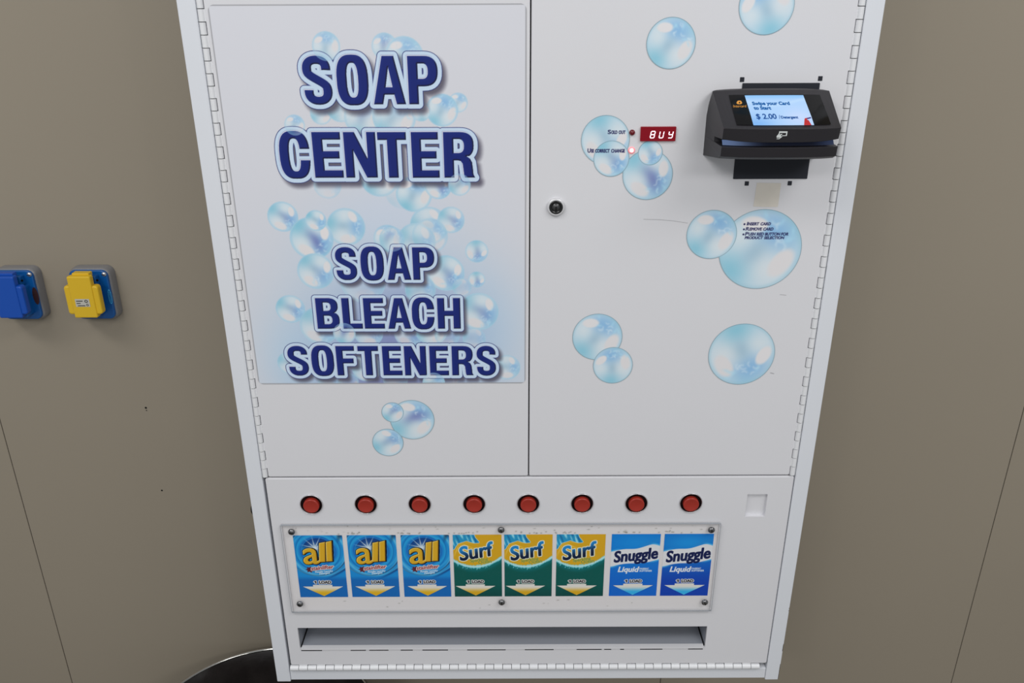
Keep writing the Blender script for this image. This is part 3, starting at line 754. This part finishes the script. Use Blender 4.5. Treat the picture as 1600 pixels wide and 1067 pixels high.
def art_surf():
    a = label_base((204, 158, 30)); W, H = .0625, .0985; X, Z = a.X / W, a.Z / H
    rg = np.random.RandomState(3)
    # sun rays from behind the wave
    th = np.arctan2(Z - .875, (X - .14) * .63); rr = np.hypot(Z - .875, (X - .14) * .63)
    a.blend((232, 205, 110), .75 * np.clip(np.cos(th * 13) * 2 - .9, 0, 1) * sstep(.32, .02, rr) * (Z < .875))
    bound = .50 + .62 * (X - .43) ** 2 * np.where(X > .43, .75, .9) - .015
    fo = np.interp(np.linspace(0, 60, a.nx), np.arange(61), rg.rand(61))[None, :] * .02
    sea = bound - Z
    a.blend((4, 84, 78), a.cover((Z - bound) * H))
    a.blend((10, 112, 118), .8 * a.cover((Z - bound) * H) * sstep(.11, .02, sea))
    a.blend((120, 205, 216), a.cover((np.abs(Z - bound - .004) - .014 - fo) * H) * .9); a.blend((200, 226, 228), a.cover((np.abs(Z - bound - .006) - .006 - fo * .4) * H) * .8)
    for k in range(26):
        x = rg.rand(); zz = .50 + .55 * (x - .43) ** 2 - .03 - rg.rand() * .03
        a.fill(a.disc(x * W, zz * H, .0003 + .0004 * rg.rand()), (110, 190, 200))
    a.blend((2, 58, 58), .55 * sstep(.22, .0, Z))
    # breaking wave in the upper left
    wave = a.poly([(x * W, z * H) for x, z in ((-.05, 1.05), (.42, 1.05), (.46, .955), (.54, .885), (.53, .872), (.44, .868), (.36, .885), (.28, .905), (.2, .885), (.11, .865), (.06, .82), (.02, .77), (-.05, .76))], .006)
    a.fill(wave - .0005, (196, 222, 214)); a.fill(wave, (34, 142, 190))
    n = np.zeros_like(X)
    for fx, fz, p in ((31, 23, 0), (57, 41, 1.3), (19, 47, 2.1), (73, 63, .4)): n += np.sin(fx * X + fz * Z * .9 + p + 2 * np.sin(9 * Z + p)) * .5
    a.blend((150, 214, 228), a.cover(wave) * np.clip(n - .2, 0, 1) * .9); a.blend((14, 84, 140), a.cover(wave) * np.clip(-n - .5, 0, 1) * .8)
    s = a.text('Surf', .145 * W, .83 * W, .590 * H, .0205, bold=.0009, shear=.16, rot=.20, margin=.007)
    a.fill(s - .00115, (218, 224, 206))
    zz = Z - .32 * (X - .2) * .6
    g = sstep(.60, .78, zz)[..., None]; col = np.array((12, 26, 54)) * (1 - g) + np.array((28, 128, 196)) * g
    a.C += (col - a.C) * a.cover(s)[..., None]
    s = a.text('Sparkling', .35 * W, .72 * W, .562 * H, .0048, bold=.00008, rot=.14, margin=.003); a.fill(s - .00035, (190, 180, 90)); a.fill(s, (104, 128, 48))
    s = a.text('Ocean', .52 * W, .79 * W, .535 * H, .0048, bold=.00008, rot=.14, margin=.003); a.fill(s - .00035, (190, 180, 90)); a.fill(s, (104, 128, 48))
    label_common(a, (205, 160, 30), (0, 50, 46), -.055); return a

def art_snuggle(top, bot, glow):
    a = label_base(top); W, H = .0625, .0985; X, Z = a.X / W, a.Z / H
    a.blend(bot, sstep(.75, .15, Z)); a.blend(glow, .7 * np.exp(-(((X - .5) / .5) ** 2 + ((Z - .86) / .13) ** 2)))
    a.blend((40, 130, 200), .5 * np.exp(-((Z - .86 - .3 * (X - .8)) / .03) ** 2) * sstep(.55, .7, X))
    gx = np.linspace(-.02, 1.02, 40)
    sm = lambda k, xs_, ys_: np.convolve(np.pad(np.interp(gx, xs_, ys_), 3, mode='edge'), np.ones(7) / 7, 'valid')
    up = list(zip(gx, sm(0, (0, .15, .32, .48, .62, .78, .90, 1.0), (.715, .752, .768, .762, .785, .830, .848, .800))))
    dn = list(zip(gx, sm(0, (0, .15, .32, .5, .68, .85, 1.0), (.480, .512, .533, .535, .540, .565, .605))))[::-1]
    b = a.poly([(x * W, z * H) for x, z in up + dn], .006)
    a.blend((120, 200, 232), .8 * sstep(.0035, 0, b) * sstep(.5, .9, np.abs(X - .5) * 2)); a.fill(b, (212, 214, 218))
    s = a.text('Snuggle', .075 * W, .965 * W, .553 * H, .0165, bold=.00085, shear=.16, rot=.115, margin=.006); a.fill(s, (14, 26, 74))
    s = a.text('Liquid', .165 * W, .575 * W, .398 * H, .0080, bold=.0004, shear=.2, margin=.004); a.fill(s, (218, 222, 226))
    for t, z, x1 in (('FABRIC', .435, .80), ('SOFTENER', .40, .87)): a.fill(a.text(t, .61 * W, x1 * W, z * H, .0025, bold=.00015, shear=.12, margin=.003), (208, 216, 224))
    label_common(a, (50, 170, 225), (0, 70, 150), -.0); return a

def build_labels():
    # row behind the clear cover: left edges as measured
    xs = [(-.3019, -.2388), (-.2330, -.1702), (-.1640, -.1020), (-.0972, -.0347), (-.0312, .0308), (.0362, .0989), (.1068, .1695), (.1745, .2376)]
    arts = [(art_all(), 'blue'), None, None, (art_surf(), 'gold'), None, None, (art_snuggle((10, 118, 205), (14, 98, 196), (22, 140, 218)), 'blue'), (art_snuggle((12, 110, 196), (14, 62, 168), (28, 150, 222)), 'blue')]
    text = {0: 'blue powder detergent label with a gold word in rings', 3: 'gold and green detergent label with a breaking wave', 6: 'light blue liquid fabric softener label', 7: 'darker blue liquid fabric softener label'}
    src = None
    for i, (x0, x1) in enumerate(xs):
        if arts[i]: src = arts[i][0].mesh('product_label', M['paper'], ROOT); src['label'] = text[i]; o = src
        else: o = src.copy(); C.objects.link(o)
        o.location = (x0, -.0015, .8129); o.scale = ((x1 - x0) / .0625, 1, 1)
    # paper strip behind the labels with specks of dirt along its top
    a = Art(-.3140, .2425, .7905, .9282, .0009, base=(211, 209, 211)); rg = np.random.RandomState(5)
    for k in range(45):
        x = -.31 + .55 * rg.rand(); z = .9145 + .011 * rg.rand() if rg.rand() < .75 else .793 + .014 * rg.rand()
        a.blend((120, 118, 112), .7 * rg.rand() * np.exp(-((a.X - x) / (.0007 + .0012 * rg.rand())) ** 2 - ((a.Z - z) / .0007) ** 2))
    for cx in (-.222, -.158, -.083, .003, .045, .128, .185):
        for k in range(9):
            x = cx + .010 * rg.randn(); z = .9128 + .0016 * abs(rg.randn()); a.blend((96, 94, 86), .6 * np.exp(-((a.X - x) / .0011) ** 2 - ((a.Z - z) / .0008) ** 2))
    o = a.mesh('backing_sheet', M['paper'], ROOT, y=-.00115); o['label'] = 'grey paper strip behind the product labels'

def build_cover():
    x0, x1, z0, z1 = -.3154, .2442, .7894, .9292; yb, yf = -.0022, -.0048
    mb = MB(); f = rrect(x0, x1, z0, z1, .0016); n = len(f)
    front = mb.vs([(x, yf, z) for x, z in f]); back = mb.vs([(x, yb, z) for x, z in f])
    mb.face(front); mb.face(back[::-1])
    for k in range(n): mb.face((front[k], front[(k + 1) % n], back[(k + 1) % n], back[k]), 1)
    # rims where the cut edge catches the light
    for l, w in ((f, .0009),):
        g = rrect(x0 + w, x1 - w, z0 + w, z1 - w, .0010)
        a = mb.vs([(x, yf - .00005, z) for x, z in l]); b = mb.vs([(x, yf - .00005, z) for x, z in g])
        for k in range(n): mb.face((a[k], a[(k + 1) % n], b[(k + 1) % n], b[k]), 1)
    o = mb.build('clear_cover', [M['acrylic'], M['acredge']], ROOT, weld=False); o['label'] = 'clear acrylic cover over the row of product labels'
    first = None
    for (sx, sz, rot) in ((-.3017, .9193, .3), (-.0350, .9210, 1.45), (.2325, .9197, 1.5), (-.3028, .8047, .7), (-.0352, .8060, 1.5), (.2339, .8047, 1.2)):
        if first is None:
            mb = MB(); mb.lathe(0, 0, [(.0044, .0003), (.0042, -.0009), (.0034, -.0019), (.0020, -.0025), (.0001, -.0027)], 24)
            mb.box(-.0024, .0024, -.00285, -.0016, -.0005, .0005, 1)
            first = mb.build('screw', [M['steel'], M['gap']], o, weld=False); s = first
        else: s = first.copy(); C.objects.link(s)
        s.parent = o; s.location = (sx, yf - .0003, sz); s.rotation_euler = (0, rot, 0)

# ---- lock, display, lamps
def build_small():
    x, z = .0278, 1.3372
    mb = MB(); mb.lathe(x, z, [(.0098, -.0012), (.0098, -.0036), (.0093, -.0046), (.0080, -.0050), (.0074, -.0048)], 40)
    lk = mb.build('door_lock', mat('satin_lock_ring', (200, 200, 203), .35, metal=.25), ROOT)
    mb = MB(); mb.lathe(x, z, [(.0075, -.0030), (.0074, -.0050), (.0070, -.0054), (.0052, -.0054), (.0048, -.0044), (.0042, -.0044), (.0038, -.0056), (.0001, -.0057)], 36, mis=[0, 0, 0, 0, 0, 1, 1])
    mb.box(x - .0005, x + .0005, -.0059, -.0050, z - .0032, z + .0012, 2)
    mb.build('lock_core', [M['wellblack'], mat('dark_lock_core', (66, 66, 68), .3, metal=.5), M['gap']], lk, weld=False)
    # number display
    mb = MB(); mb.box(.1146, .1515, -.0040, -.0012, 1.4069, 1.4217)
    d = mb.build('digital_display', M['disp'], ROOT, bevel=.0005); d['label'] = 'small red LED display reading BUY'
    segs = {'8': 'abcdefg', 'U': 'bcdef', 'y': 'bcdfg'}
    for ch, px0, px1 in (('8', 1016.4, 1023.2), ('U', 1030.4, 1037), ('y', 1044.6, 1051.4)):
        xa, zb = P(px0, 215.2, -.004); xb, zt = P(px1, 205.2, -.004); zb = P(px0, 215.4, -.004)[1]
        w, h = xb - xa, zt - zb; t = .00095; sh = .16
        mb = MB()
        def seg(ax, az, bx, bz):
            hx = ax == bx; g = .00025
            if hx: q = [(ax - t / 2, az + g), (ax + t / 2, az + g), (ax + t / 2, bz - g), (ax - t / 2, bz - g)]
            else: q = [(ax + g, az - t / 2), (bx - g, az - t / 2), (bx - g, az + t / 2), (ax + g, az + t / 2)]
            mb.poly([(xa + u + sh * (v - h / 2), -.00415, zb + v) for u, v in q])
        L = {'a': (0, h, w, h), 'g': (0, h / 2, w, h / 2), 'd': (0, 0, w, 0), 'f': (0, h / 2, 0, h), 'e': (0, 0, 0, h / 2), 'b': (w, h / 2, w, h), 'c': (w, 0, w, h / 2)}
        for sname in segs[ch]: seg(*L[sname])
        mb.build('digit', M['digit'], d)
    # two lamps
    x, z = .1061, 1.4156
    mb = MB(); mb.lathe(x, z, [(.0030, -.0012), (.0029, -.0028), (.0020, -.0042), (.0001, -.0047)], 24)
    o = mb.build('indicator_lamp', M['ledoff'], ROOT); o['label'] = 'unlit dark red lamp beside SOLD OUT'
    x, z = .1065, 1.3972
    mb = MB(); mb.lathe(x, z, [(.0022, -.0013), (.0021, -.0030), (.0014, -.0040), (.0001, -.0044)], 24, mi=0)
    mb.lathe(x, z, [(.0037, -.0013), (.0034, -.0022), (.0022, -.0024)], 24, mi=1)
    o = mb.build('indicator_lamp', [M['ledon'], M['ledring']], ROOT); o['label'] = 'lit pinkish white lamp beside USE CORRECT CHANGE'
    # tape
    q = [P(1182.2, 285.0), P(1219.9, 285.6), P(1217.5, 304), P(1214.8, 322.6), P(1195, 322.9), P(1176.5, 322.0), P(1179.5, 303)]
    mb = MB(); mb.face(mb.vs([(a, -.0015, b) for a, b in q])); o = mb.build('masking_tape', M['tape'], ROOT); o['label'] = 'beige square of masking tape below the card reader'

# ---- card reader
def build_reader():
    xc, hw = .2420, .0578
    prof = [(0.0, 1.4570), (-.011, 1.4590), (-.0155, 1.4582), (-.0660, 1.4292), (-.0635, 1.4182), (-.0350, 1.4165), (-.0350, 1.4118), (-.0645, 1.4112), (-.0625, 1.4015), (-.0560, 1.3985), (0.0, 1.3915), (0.0, 1.412), (0.0, 1.430), (0.0, 1.442), (0.0, 1.451)]
    def pt(u, y, z):
        b = (1 - abs(u) ** 3.2)
        d = min(1.0, max(0.0, -y / .05))
        yy = y - .0075 * b * d
        zz = z + (.0016 * b * max(0.0, (z - 1.430) / .03) if z > 1.430 else 0.0)
        if 1.4160 < z < 1.4190: zz -= .0022 * b
        tap = 1 - .018 * d + .035 * (1 - d) - (.095 * max(0.0, (z - 1.425) / .034) ** 2 if y > -.014 else .0)
        return (xc + u * hw * tap * (1.0), yy, zz)
    us = [-1 + 2 * k / 28 for k in range(29)]
    mb = MB(); rings = [[pt(u, y, z) for y, z in prof] for u in us]
    mb.loops(rings, 0, False)
    mb.tess([rings[0]]); mb.tess([rings[-1]])
    r = mb.build('card_reader', M['black'], ROOT, bevel=.0026, segs=3, angle=28)
    r['label'] = 'black swipe card reader with lit screen on the right door'
    T = (-.0155, 1.4582); R = (-.0660, 1.4292)
    def onface(x, v, lift):
        u = (x - xc) / hw; p = pt(u, T[0] + (R[0] - T[0]) * v, T[1] + (R[1] - T[1]) * v)
        n = (-.52, .854)
        return (x, p[1] + n[0] * lift, p[2] + n[1] * lift)
    # screen window positions on the sloping face, from the measured outline
    def hit(px, py):
        A = (T[0] - .002, T[1] + .0015); B = (R[0] - .0070, R[1])
        ny, nz = (B[1] - A[1]), -(B[0] - A[0]); d = ray(px, py); o = (CX, -D, CZ)
        t = ((A[0] - o[1]) * ny + (A[1] - o[2]) * nz) / (d[1] * ny + d[2] * nz)
        y = o[1] + t * d[1]; return CX + t * d[0], (y - A[0]) / (B[0] - A[0])
    gl = [hit(*p) for p in ((1142.5, 148.5), (1148.5, 195), (1288, 148.5), (1293.3, 195))]
    gx0 = (gl[0][0] + gl[1][0]) / 2; gx1 = (gl[2][0] + gl[3][0]) / 2; gv0 = (gl[0][1] + gl[2][1]) / 2; gv1 = (gl[1][1] + gl[3][1]) / 2
    sc = [hit(*p) for p in ((1167.3, 149.8), (1172.7, 197), (1260, 149.4), (1265.9, 196))]
    sx0 = (sc[0][0] + sc[1][0]) / 2; sx1 = (sc[2][0] + sc[3][0]) / 2; sv0 = (sc[0][1] + sc[2][1]) / 2; sv1 = (sc[1][1] + sc[3][1]) / 2
    def panel(name, x0, x1, v0, v1, lift, material, parent, n=24):
        mb = MB(); g = [mb.vs([onface(x0 + (x1 - x0) * i / n, v0 + (v1 - v0) * j / 6, lift) for i in range(n + 1)]) for j in range(7)]
        for j in range(6):
            for i in range(n): mb.face((g[j][i], g[j][i + 1], g[j + 1][i + 1], g[j + 1][i]), 0, True)
        return mb.build(name, material, parent)
    panel('screen_glass', gx0, gx1, gv0 - .01, gv1 + .01, .0004, M['glass'], r)
    # lit screen
    a = Art(0, 1, 0, .507, .0024, base=(176, 212, 252)); X, Z = a.X, a.Z / .507
    a.blend((118, 176, 242), .8 * np.exp(-(((X - .05) / .3) ** 2 + ((Z - .0) / .3) ** 2))); a.blend((128, 190, 246), .7 * sstep(.8, 1, Z)); a.blend((206, 220, 254), .7 * np.exp(-(((X - .8) / .25) ** 2 + ((Z - .25) / .3) ** 2)))
    a.blend((196, 226, 254), .5 * np.exp(-((Z - .78 + .12 * np.sin(X * 4)) / .05) ** 2))
    ink = (8, 92, 164)
    def st(t, x0, x1, v, cap, bold, col=ink): a.fill(a.text(t, x0, x1, (1 - v) * .507, cap * .507, bold=bold, margin=.04), col)
    st('Swipe your Card', .088, .71, .325, .10, .0045); st('to Start', .088, .37, .478, .10, .0045)
    st('$ 2.00', .085, .415, .785, .16, .0035, (14, 76, 150)); st('/', .455, .475, .785, .12, .002, (20, 84, 160)); st('Detergent', .49, .77, .775, .08, .003, (14, 76, 150))
    bot = [(.83, .0), (.955, .0), (.935, .08), (.905, .095), (.99, .115), (.985, .135), (.88, .115), (.865, .09)]
    a.fill(a.poly(bot, .03), (190, 44, 48)); a.fill(a.poly([(.92, .098), (.99, .115), (.985, .135), (.91, .118)], .03), (60, 60, 130))
    def smap(x, z):
        return np.array([onface(sx0 + (sx1 - sx0) * float(q), sv1 + (sv0 - sv1) * float(w) / .507, .0008) for q, w in zip(x, z)])
    s = a.mesh('screen', M['screen'], r, mp=smap, emissive=True); s['label'] = 'lit pale blue screen reading Swipe your Card to Start'
    # small gold mark and name on the glass
    def flat(name, loops2, conv, material, solid=True):
        mb = MB()
        for group in loops2: mb.tess([[conv(p) for p in l] for l in group])
        return mb.build(name, material, r)
    def onpx(px, py, lift=.00055):
        x, v = hit(px, py); return onface(x, v, lift)
    blob = [(1155 + 4.0 * math.cos(t) * (1 + .12 * math.sin(3 * t)), 160.3 + 3.3 * math.sin(t) * (1 + .12 * math.cos(2 * t))) for t in np.linspace(0, 2 * math.pi, 25)[:-1]]
    dot = [(1155.3 + 1.0 * math.cos(t), 160.6 + 1.5 * math.sin(t)) for t in np.linspace(0, 2 * math.pi, 15)[:-1]]
    L = text_loops('Intercard'); wid = max(l[:, 0].max() for l in L)
    groups = [[blob, dot]]
    outer = []
    for l in L:
        pts = [(1146 + q[0] / wid * 19.5, 168.0 - q[1] * 4.0) for q in l]
        outer.append(pts)
    # counters go with the letter that holds them
    def inside(p, poly):
        c = False
        for (ax, ay), (bx, by) in zip(poly, poly[1:] + poly[:1]):
            if (ay > p[1]) != (by > p[1]) and p[0] < ax + (p[1] - ay) * (bx - ax) / (by - ay): c = not c
        return c
    tops = [l for l in outer if not any(inside(l[0], m) for m in outer if m is not l)]
    for t in tops: groups.append([t] + [l for l in outer if l is not t and inside(l[0], t)])
    flat('gold_logo', groups, lambda p: onpx(*p), M['gold'])
    # hand-and-card sign on the lower face
    def low(px, py):
        A = (-.0735, 1.4292); B = (-.0712, 1.4182)
        ny, nz = (B[1] - A[1]), -(B[0] - A[0]); d = ray(px, py); o = (CX, -D, CZ)
        t = ((A[0] - o[1]) * ny + (A[1] - o[2]) * nz) / (d[1] * ny + d[2] * nz)
        z = o[2] + t * d[2]; x = o[0] + t * d[0]; f = (z - A[1]) / (B[1] - A[1]); u = (x - xc) / hw
        p = pt(u, R[0] + (-.0635 + .0660) * f, R[1] + (1.4182 - 1.4292) * f)
        return (x, p[1] - .0006, p[2])
    icon = [[[(1217.3, 205.3), (1230.4, 205.3), (1230.0, 208.2), (1216.8, 208.2)]], [[(1228.2, 208.2), (1230, 208.2), (1229.2, 213.8), (1221.5, 214), (1221.6, 212.6), (1227.6, 212.4)]],
            [[(1216.8, 208.2), (1218.6, 208.2), (1217.6, 211.6), (1219.8, 210.4), (1221.8, 209.6), (1222.4, 210.8), (1220.4, 212.4), (1219.8, 214.6), (1222.2, 214.4), (1221.4, 216), (1219.4, 217.4), (1217.4, 219.5), (1213.2, 219.6), (1213.4, 218.6), (1216.8, 218.3), (1218.4, 216.6), (1217.2, 216.8), (1214.6, 217.2), (1213.0, 216.4), (1213.6, 213.2), (1215.6, 211.2)]]]
    flat('card_symbol', icon, lambda p: low(p[0], 205.0 + (p[1] - 205.3) * .86), M['ink'])
    # card slot strip; its bluish LED light is painted as a fading glow
    g = Art(0, 1, 0, 1, .05, base=(26, 32, 50)); g.C = np.ones_like(g.C) * np.array((20, 24, 38))
    g.blend((112, 134, 176), .9 * sstep(.42, .02, g.X)); g.blend((60, 72, 104), .8 * sstep(.75, 1, g.X))
    def gmap(x, z):
        out = []
        for q, w in zip(x, z):
            u = -.965 + 1.93 * float(q); f = pt(u, -.0640, 1.4115)
            out.append((f[0], f[1] + .006 + .004 * float(w), 1.4119 + (1.4164 - 1.4119) * float(w)))
        return np.array(out)
    o = g.mesh('slot_guide', glow_mat('slot_glow', .75), r, mp=gmap, emissive=True); o['label'] = 'blue lit strip inside the card slot'
    # plate behind the reader and the four square plugs
    mb = MB(); plate(mb, (.2163, .2953, 1.3665, 1.4646), -.0024, -.0011, r=.0006, ch=.0004); o = mb.build('mounting_plate', M['blackplate'], ROOT); o['label'] = 'flat black plate behind the card reader'
    first = None
    for px, py in ((1159, 124), (1281, 122.4), (1166.3, 286.2), (1233.4, 285.8)):
        if first is None:
            mb = MB(); plate(mb, (-.0022, .0022, -.0023, .0023), -.0018, -.0008, r=.0004, ch=.0003); first = mb.build('hole_plug', M['blackplate'], ROOT); s = first
        else: s = first.copy(); C.objects.link(s)
        x, z = P(px, py); s.location = (x, 0, z)

# ------------------------------------------------------------------ wall outlets
def build_outlets():
    def outlet(dx, label, lid_mat, twin):
        t = thing('power_outlet', label, 'power outlet', 'flip-lid power outlets on the wall')
        def sh(q): return q
        mb = MB(); x0, x1, z0, z1 = -.6195, -.5630, 1.1360, 1.2110
        R_ = [[(x, WALL - .0002, z) for x, z in rrect(x0, x1, z0, z1, .010)], [(x, WALL - .012, z) for x, z in rrect(x0 + .0003, x1 - .0003, z0 + .0003, z1 - .0003, .010)],
              [(x, WALL - .0155, z) for x, z in rrect(x0 + .0018, x1 - .0018, z0 + .0018, z1 - .0018, .0095)], [(x, WALL - .0158, z) for x, z in rrect(x0 + .005, x1 - .005, z0 + .005, z1 - .005, .007)]]
        idx = mb.loops(R_, 0, True); mb.face(idx[-1])
        mb.build('back_box', M['grey'], t)
        bm_ = M['blue'] if not twin else M['blue']
        mb = MB(); plate(mb, (x0 + .0022, x1 - .0022, z0 + .0030, z1 - .0022), WALL - .0195, WALL - .0155, r=.0085, ch=.0014)
        # raised collar behind the lid and the two hinge ears
        plate(mb, (-.6125, -.5765 if not twin else -.5735, 1.1470, 1.1900), WALL - .036, WALL - .019, r=.004, ch=.002)
        plate(mb, (-.6100, -.5765, 1.1900, 1.2040), WALL - .030, WALL - .019, r=.002, ch=.0015)
        fp = mb.build('face_plate', bm_, t, weld=False)
        mb = MB(); mb.lathe(-.5690, 1.2035, [(.0030, WALL - .0190), (.0029, WALL - .0205), (.0018, WALL - .0213), (.0001, WALL - .0216)], 20)
        mb.box(-.5712, -.5668, WALL - .0219, WALL - .0212, 1.2031, 1.2039, 1)
        mb.build('screw', [M['chrome'], M['gap']], fp)
        mb = MB(); mb.lathe(-.5772 + .003, 1.1985, [(.0016, WALL - .0298), (.0014, WALL - .0305), (.0001, WALL - .0306)], 14); mb.build('hinge_pin', M['gap'], fp)
        lid = MB()
        plate(lid, (-.6060, -.5752, 1.1508, 1.2090), WALL - .0465, WALL - .038, r=.0022, ch=.0016)
        plate(lid, (-.6138, -.5682, 1.1552, 1.1955), WALL - .0450, WALL - .036, r=.0040, ch=.0022)
        plate(lid, (-.6015, -.5790, 1.2060, 1.2115), WALL - .040, WALL - .030, r=.0010, ch=.0010)
        lo = lid.build('flip_lid', lid_mat, t, weld=False)
        lo['label'] = ('bright blue flip lid' if twin else 'yellow flip lid with a small rating sticker')
        if not twin:
            mb = MB(); zc, xc = 1.1725, -.5912
            mb.poly([(xc - .0095, WALL - .0467, zc - .0055), (xc + .0095, WALL - .0467, zc - .0055), (xc + .0095, WALL - .0467, zc + .0055), (xc - .0095, WALL - .0467, zc + .0055)])
            for (bx, bz, bw) in ((-.0080, .0026, .0085), (-.0080, -.0006, .0052), (-.0070, -.0040, .0100)): mb.poly([(xc + bx, WALL - .0469, zc + bz - .0005), (xc + bx + bw, WALL - .0469, zc + bz - .0005), (xc + bx + bw, WALL - .0469, zc + bz + .0005), (xc + bx, WALL - .0469, zc + bz + .0005)], 1)
            for (cx, cz, r_) in ((.0052, .0023, .0021), (.0060, -.0030, .0016)):
                mb.tess([[(a, WALL - .0469, b) for a, b in circle(xc + cx, zc + cz, r_, 18)], [(a, WALL - .0469, b) for a, b in circle(xc + cx, zc + cz, r_ * .6, 18)]], 1)
            mb.build('rating_sticker', [M['silver'], M['gap']], lo)
            # oval maker's mark on the plate
            mb = MB(); ox, oz = -.5668, 1.1715; rx, rz = .0024, .0105
            mb.tess([[(ox + rx * math.cos(q), WALL - .0197, oz + rz * math.sin(q)) for q in np.linspace(0, 6.2832, 30)[:-1]], [(ox + rx * .72 * math.cos(q), WALL - .0197, oz + rz * .86 * math.sin(q)) for q in np.linspace(0, 6.2832, 30)[:-1]]])
            for k in range(7): mb.poly([(ox - .0009, WALL - .0197, oz - .0068 + k * .002), (ox + .0009, WALL - .0197, oz - .0066 + k * .002), (ox + .0007, WALL - .0197, oz - .0060 + k * .002), (ox - .0008, WALL - .0197, oz - .0061 + k * .002)])
            mb.build('oval_mark', M['cyanink'], fp)
        else:
            mb = MB(); ox, oz = -.5672, 1.1730; rx, rz = .0040, .0125
            mb.face(mb.vs([(ox + rx * math.cos(q), WALL - .0197, oz + rz * math.sin(q)) for q in np.linspace(0, 6.2832, 30)[:-1]]))
            mb.build('oval_mark', M['brown'], fp)
        t.location = (dx, 0, 0)
        return t
    outlet(0.0, 'power outlet with a yellow flip lid and blue face plate on the wall', M['yellow'], False)
    outlet(-.1005, 'power outlet with an all blue flip lid, at the left edge of the photo', M['blue2'], True)

# ------------------------------------------------------------------ bin under the machine
def build_bin():
    cx, cy, rim = -.398, .008, .55
    t = thing('trash_bin', 'round black trash bin with polished rim on the floor below the machine', 'trash bin', loc=(cx, cy, 0))
    mb = MB(); n = 64
    mb.lathe(0, 0, [(.14, 0), (.146, .004), (.178, rim - .012), (.179, rim)], n, axis='z'); mb.lathe(0, 0, [(.001, .004), (.14, .004), (.174, rim - .01)], n, axis='z')
    mb.build('bin_body', M['binmetal'], t, weld=False)
    mb = MB(); k = 10
    prof = [(.1785 + .0028 * math.cos(2 * math.pi * q / k), rim + .0028 * math.sin(2 * math.pi * q / k)) for q in range(k + 1)]
    mb.lathe(0, 0, prof, 96, axis='z'); mb.build('rim', M['binrim'], t)
    # bag hanging inside, creased
    rg = random.Random(4); mb = MB(); rings = []
    for j, (r, z) in enumerate(((.1765, rim + .0005), (.1735, rim - .006), (.168, rim - .03), (.160, rim - .08), (.150, rim - .13), (.125, rim - .17), (.08, rim - .19), (.03, rim - .185), (.001, rim - .18))):
        ring = []
        for q in range(96):
            a = 2 * math.pi * q / 96; w = 0 if j < 1 else min(1, j / 3)
            f = w * (.006 * math.sin(a * 9 + j) + .004 * math.sin(a * 17 + 2.1 * j) + .003 * math.sin(a * 31 + j * 1.3) + .004 * rg.uniform(-1, 1))
            ring.append(((r + min(f, .002)) * math.cos(a), (r + min(f, .002)) * math.sin(a), z + f * (1.6 if j > 3 else .3)))
        rings.append(ring)
    mb.loops(rings, 0, True); mb.build('bag', M['liner'], t)

# ------------------------------------------------------------------ light
def build_light():
    w = bpy.data.worlds.new('World'); bpy.context.scene.world = w; w.use_nodes = True
    bg = w.node_tree.nodes['Background']; bg.inputs[0].default_value = (0.93, 0.97, 1.0, 1); bg.inputs[1].default_value = AMB
    for (x, y, z, sx, sy, e, col, aim) in LAMPS:
        ld = bpy.data.lights.new('ceiling_or_fill_panel', 'AREA'); ld.shape = 'RECTANGLE'; ld.size = sx; ld.size_y = sy; ld.energy = e; ld.color = col
        o = bpy.data.objects.new('ceiling_or_fill_panel', ld); C.objects.link(o); o.location = (x, y, z)
        d = Vector(aim) - Vector((x, y, z)); o.rotation_euler = d.to_track_quat('-Z', 'Y').to_euler()
AMB = 0.355
WARM = (1, .985, .965)
LAMPS = [(-1.05, -1.15, 2.75, 1.2, 0.35, 12.4, WARM, (-.3, 0, 1.0)), (1.15, -1.15, 2.75, 1.2, 0.35, 12.4, WARM, (.3, 0, 1.0)),
         (-1.05, -2.9, 2.75, 1.2, 0.35, 17.2, WARM, (-.6, -1.0, 0)), (1.15, -2.9, 2.75, 1.2, 0.35, 17.2, WARM, (.6, -1.0, 0))]  # farther pair added as frontal fill to even out the light

build_room(); build_cabinet(); build_doors(); build_poster(); build_stickers(); build_panel(); build_buttons(); build_labels(); build_cover(); build_small(); build_reader(); build_outlets(); build_bin(); build_light()
sc = bpy.context.scene
sc.view_settings.view_transform = 'Standard'; sc.view_settings.look = 'None'; sc.view_settings.exposure = 0.0; sc.view_settings.gamma = 1.0
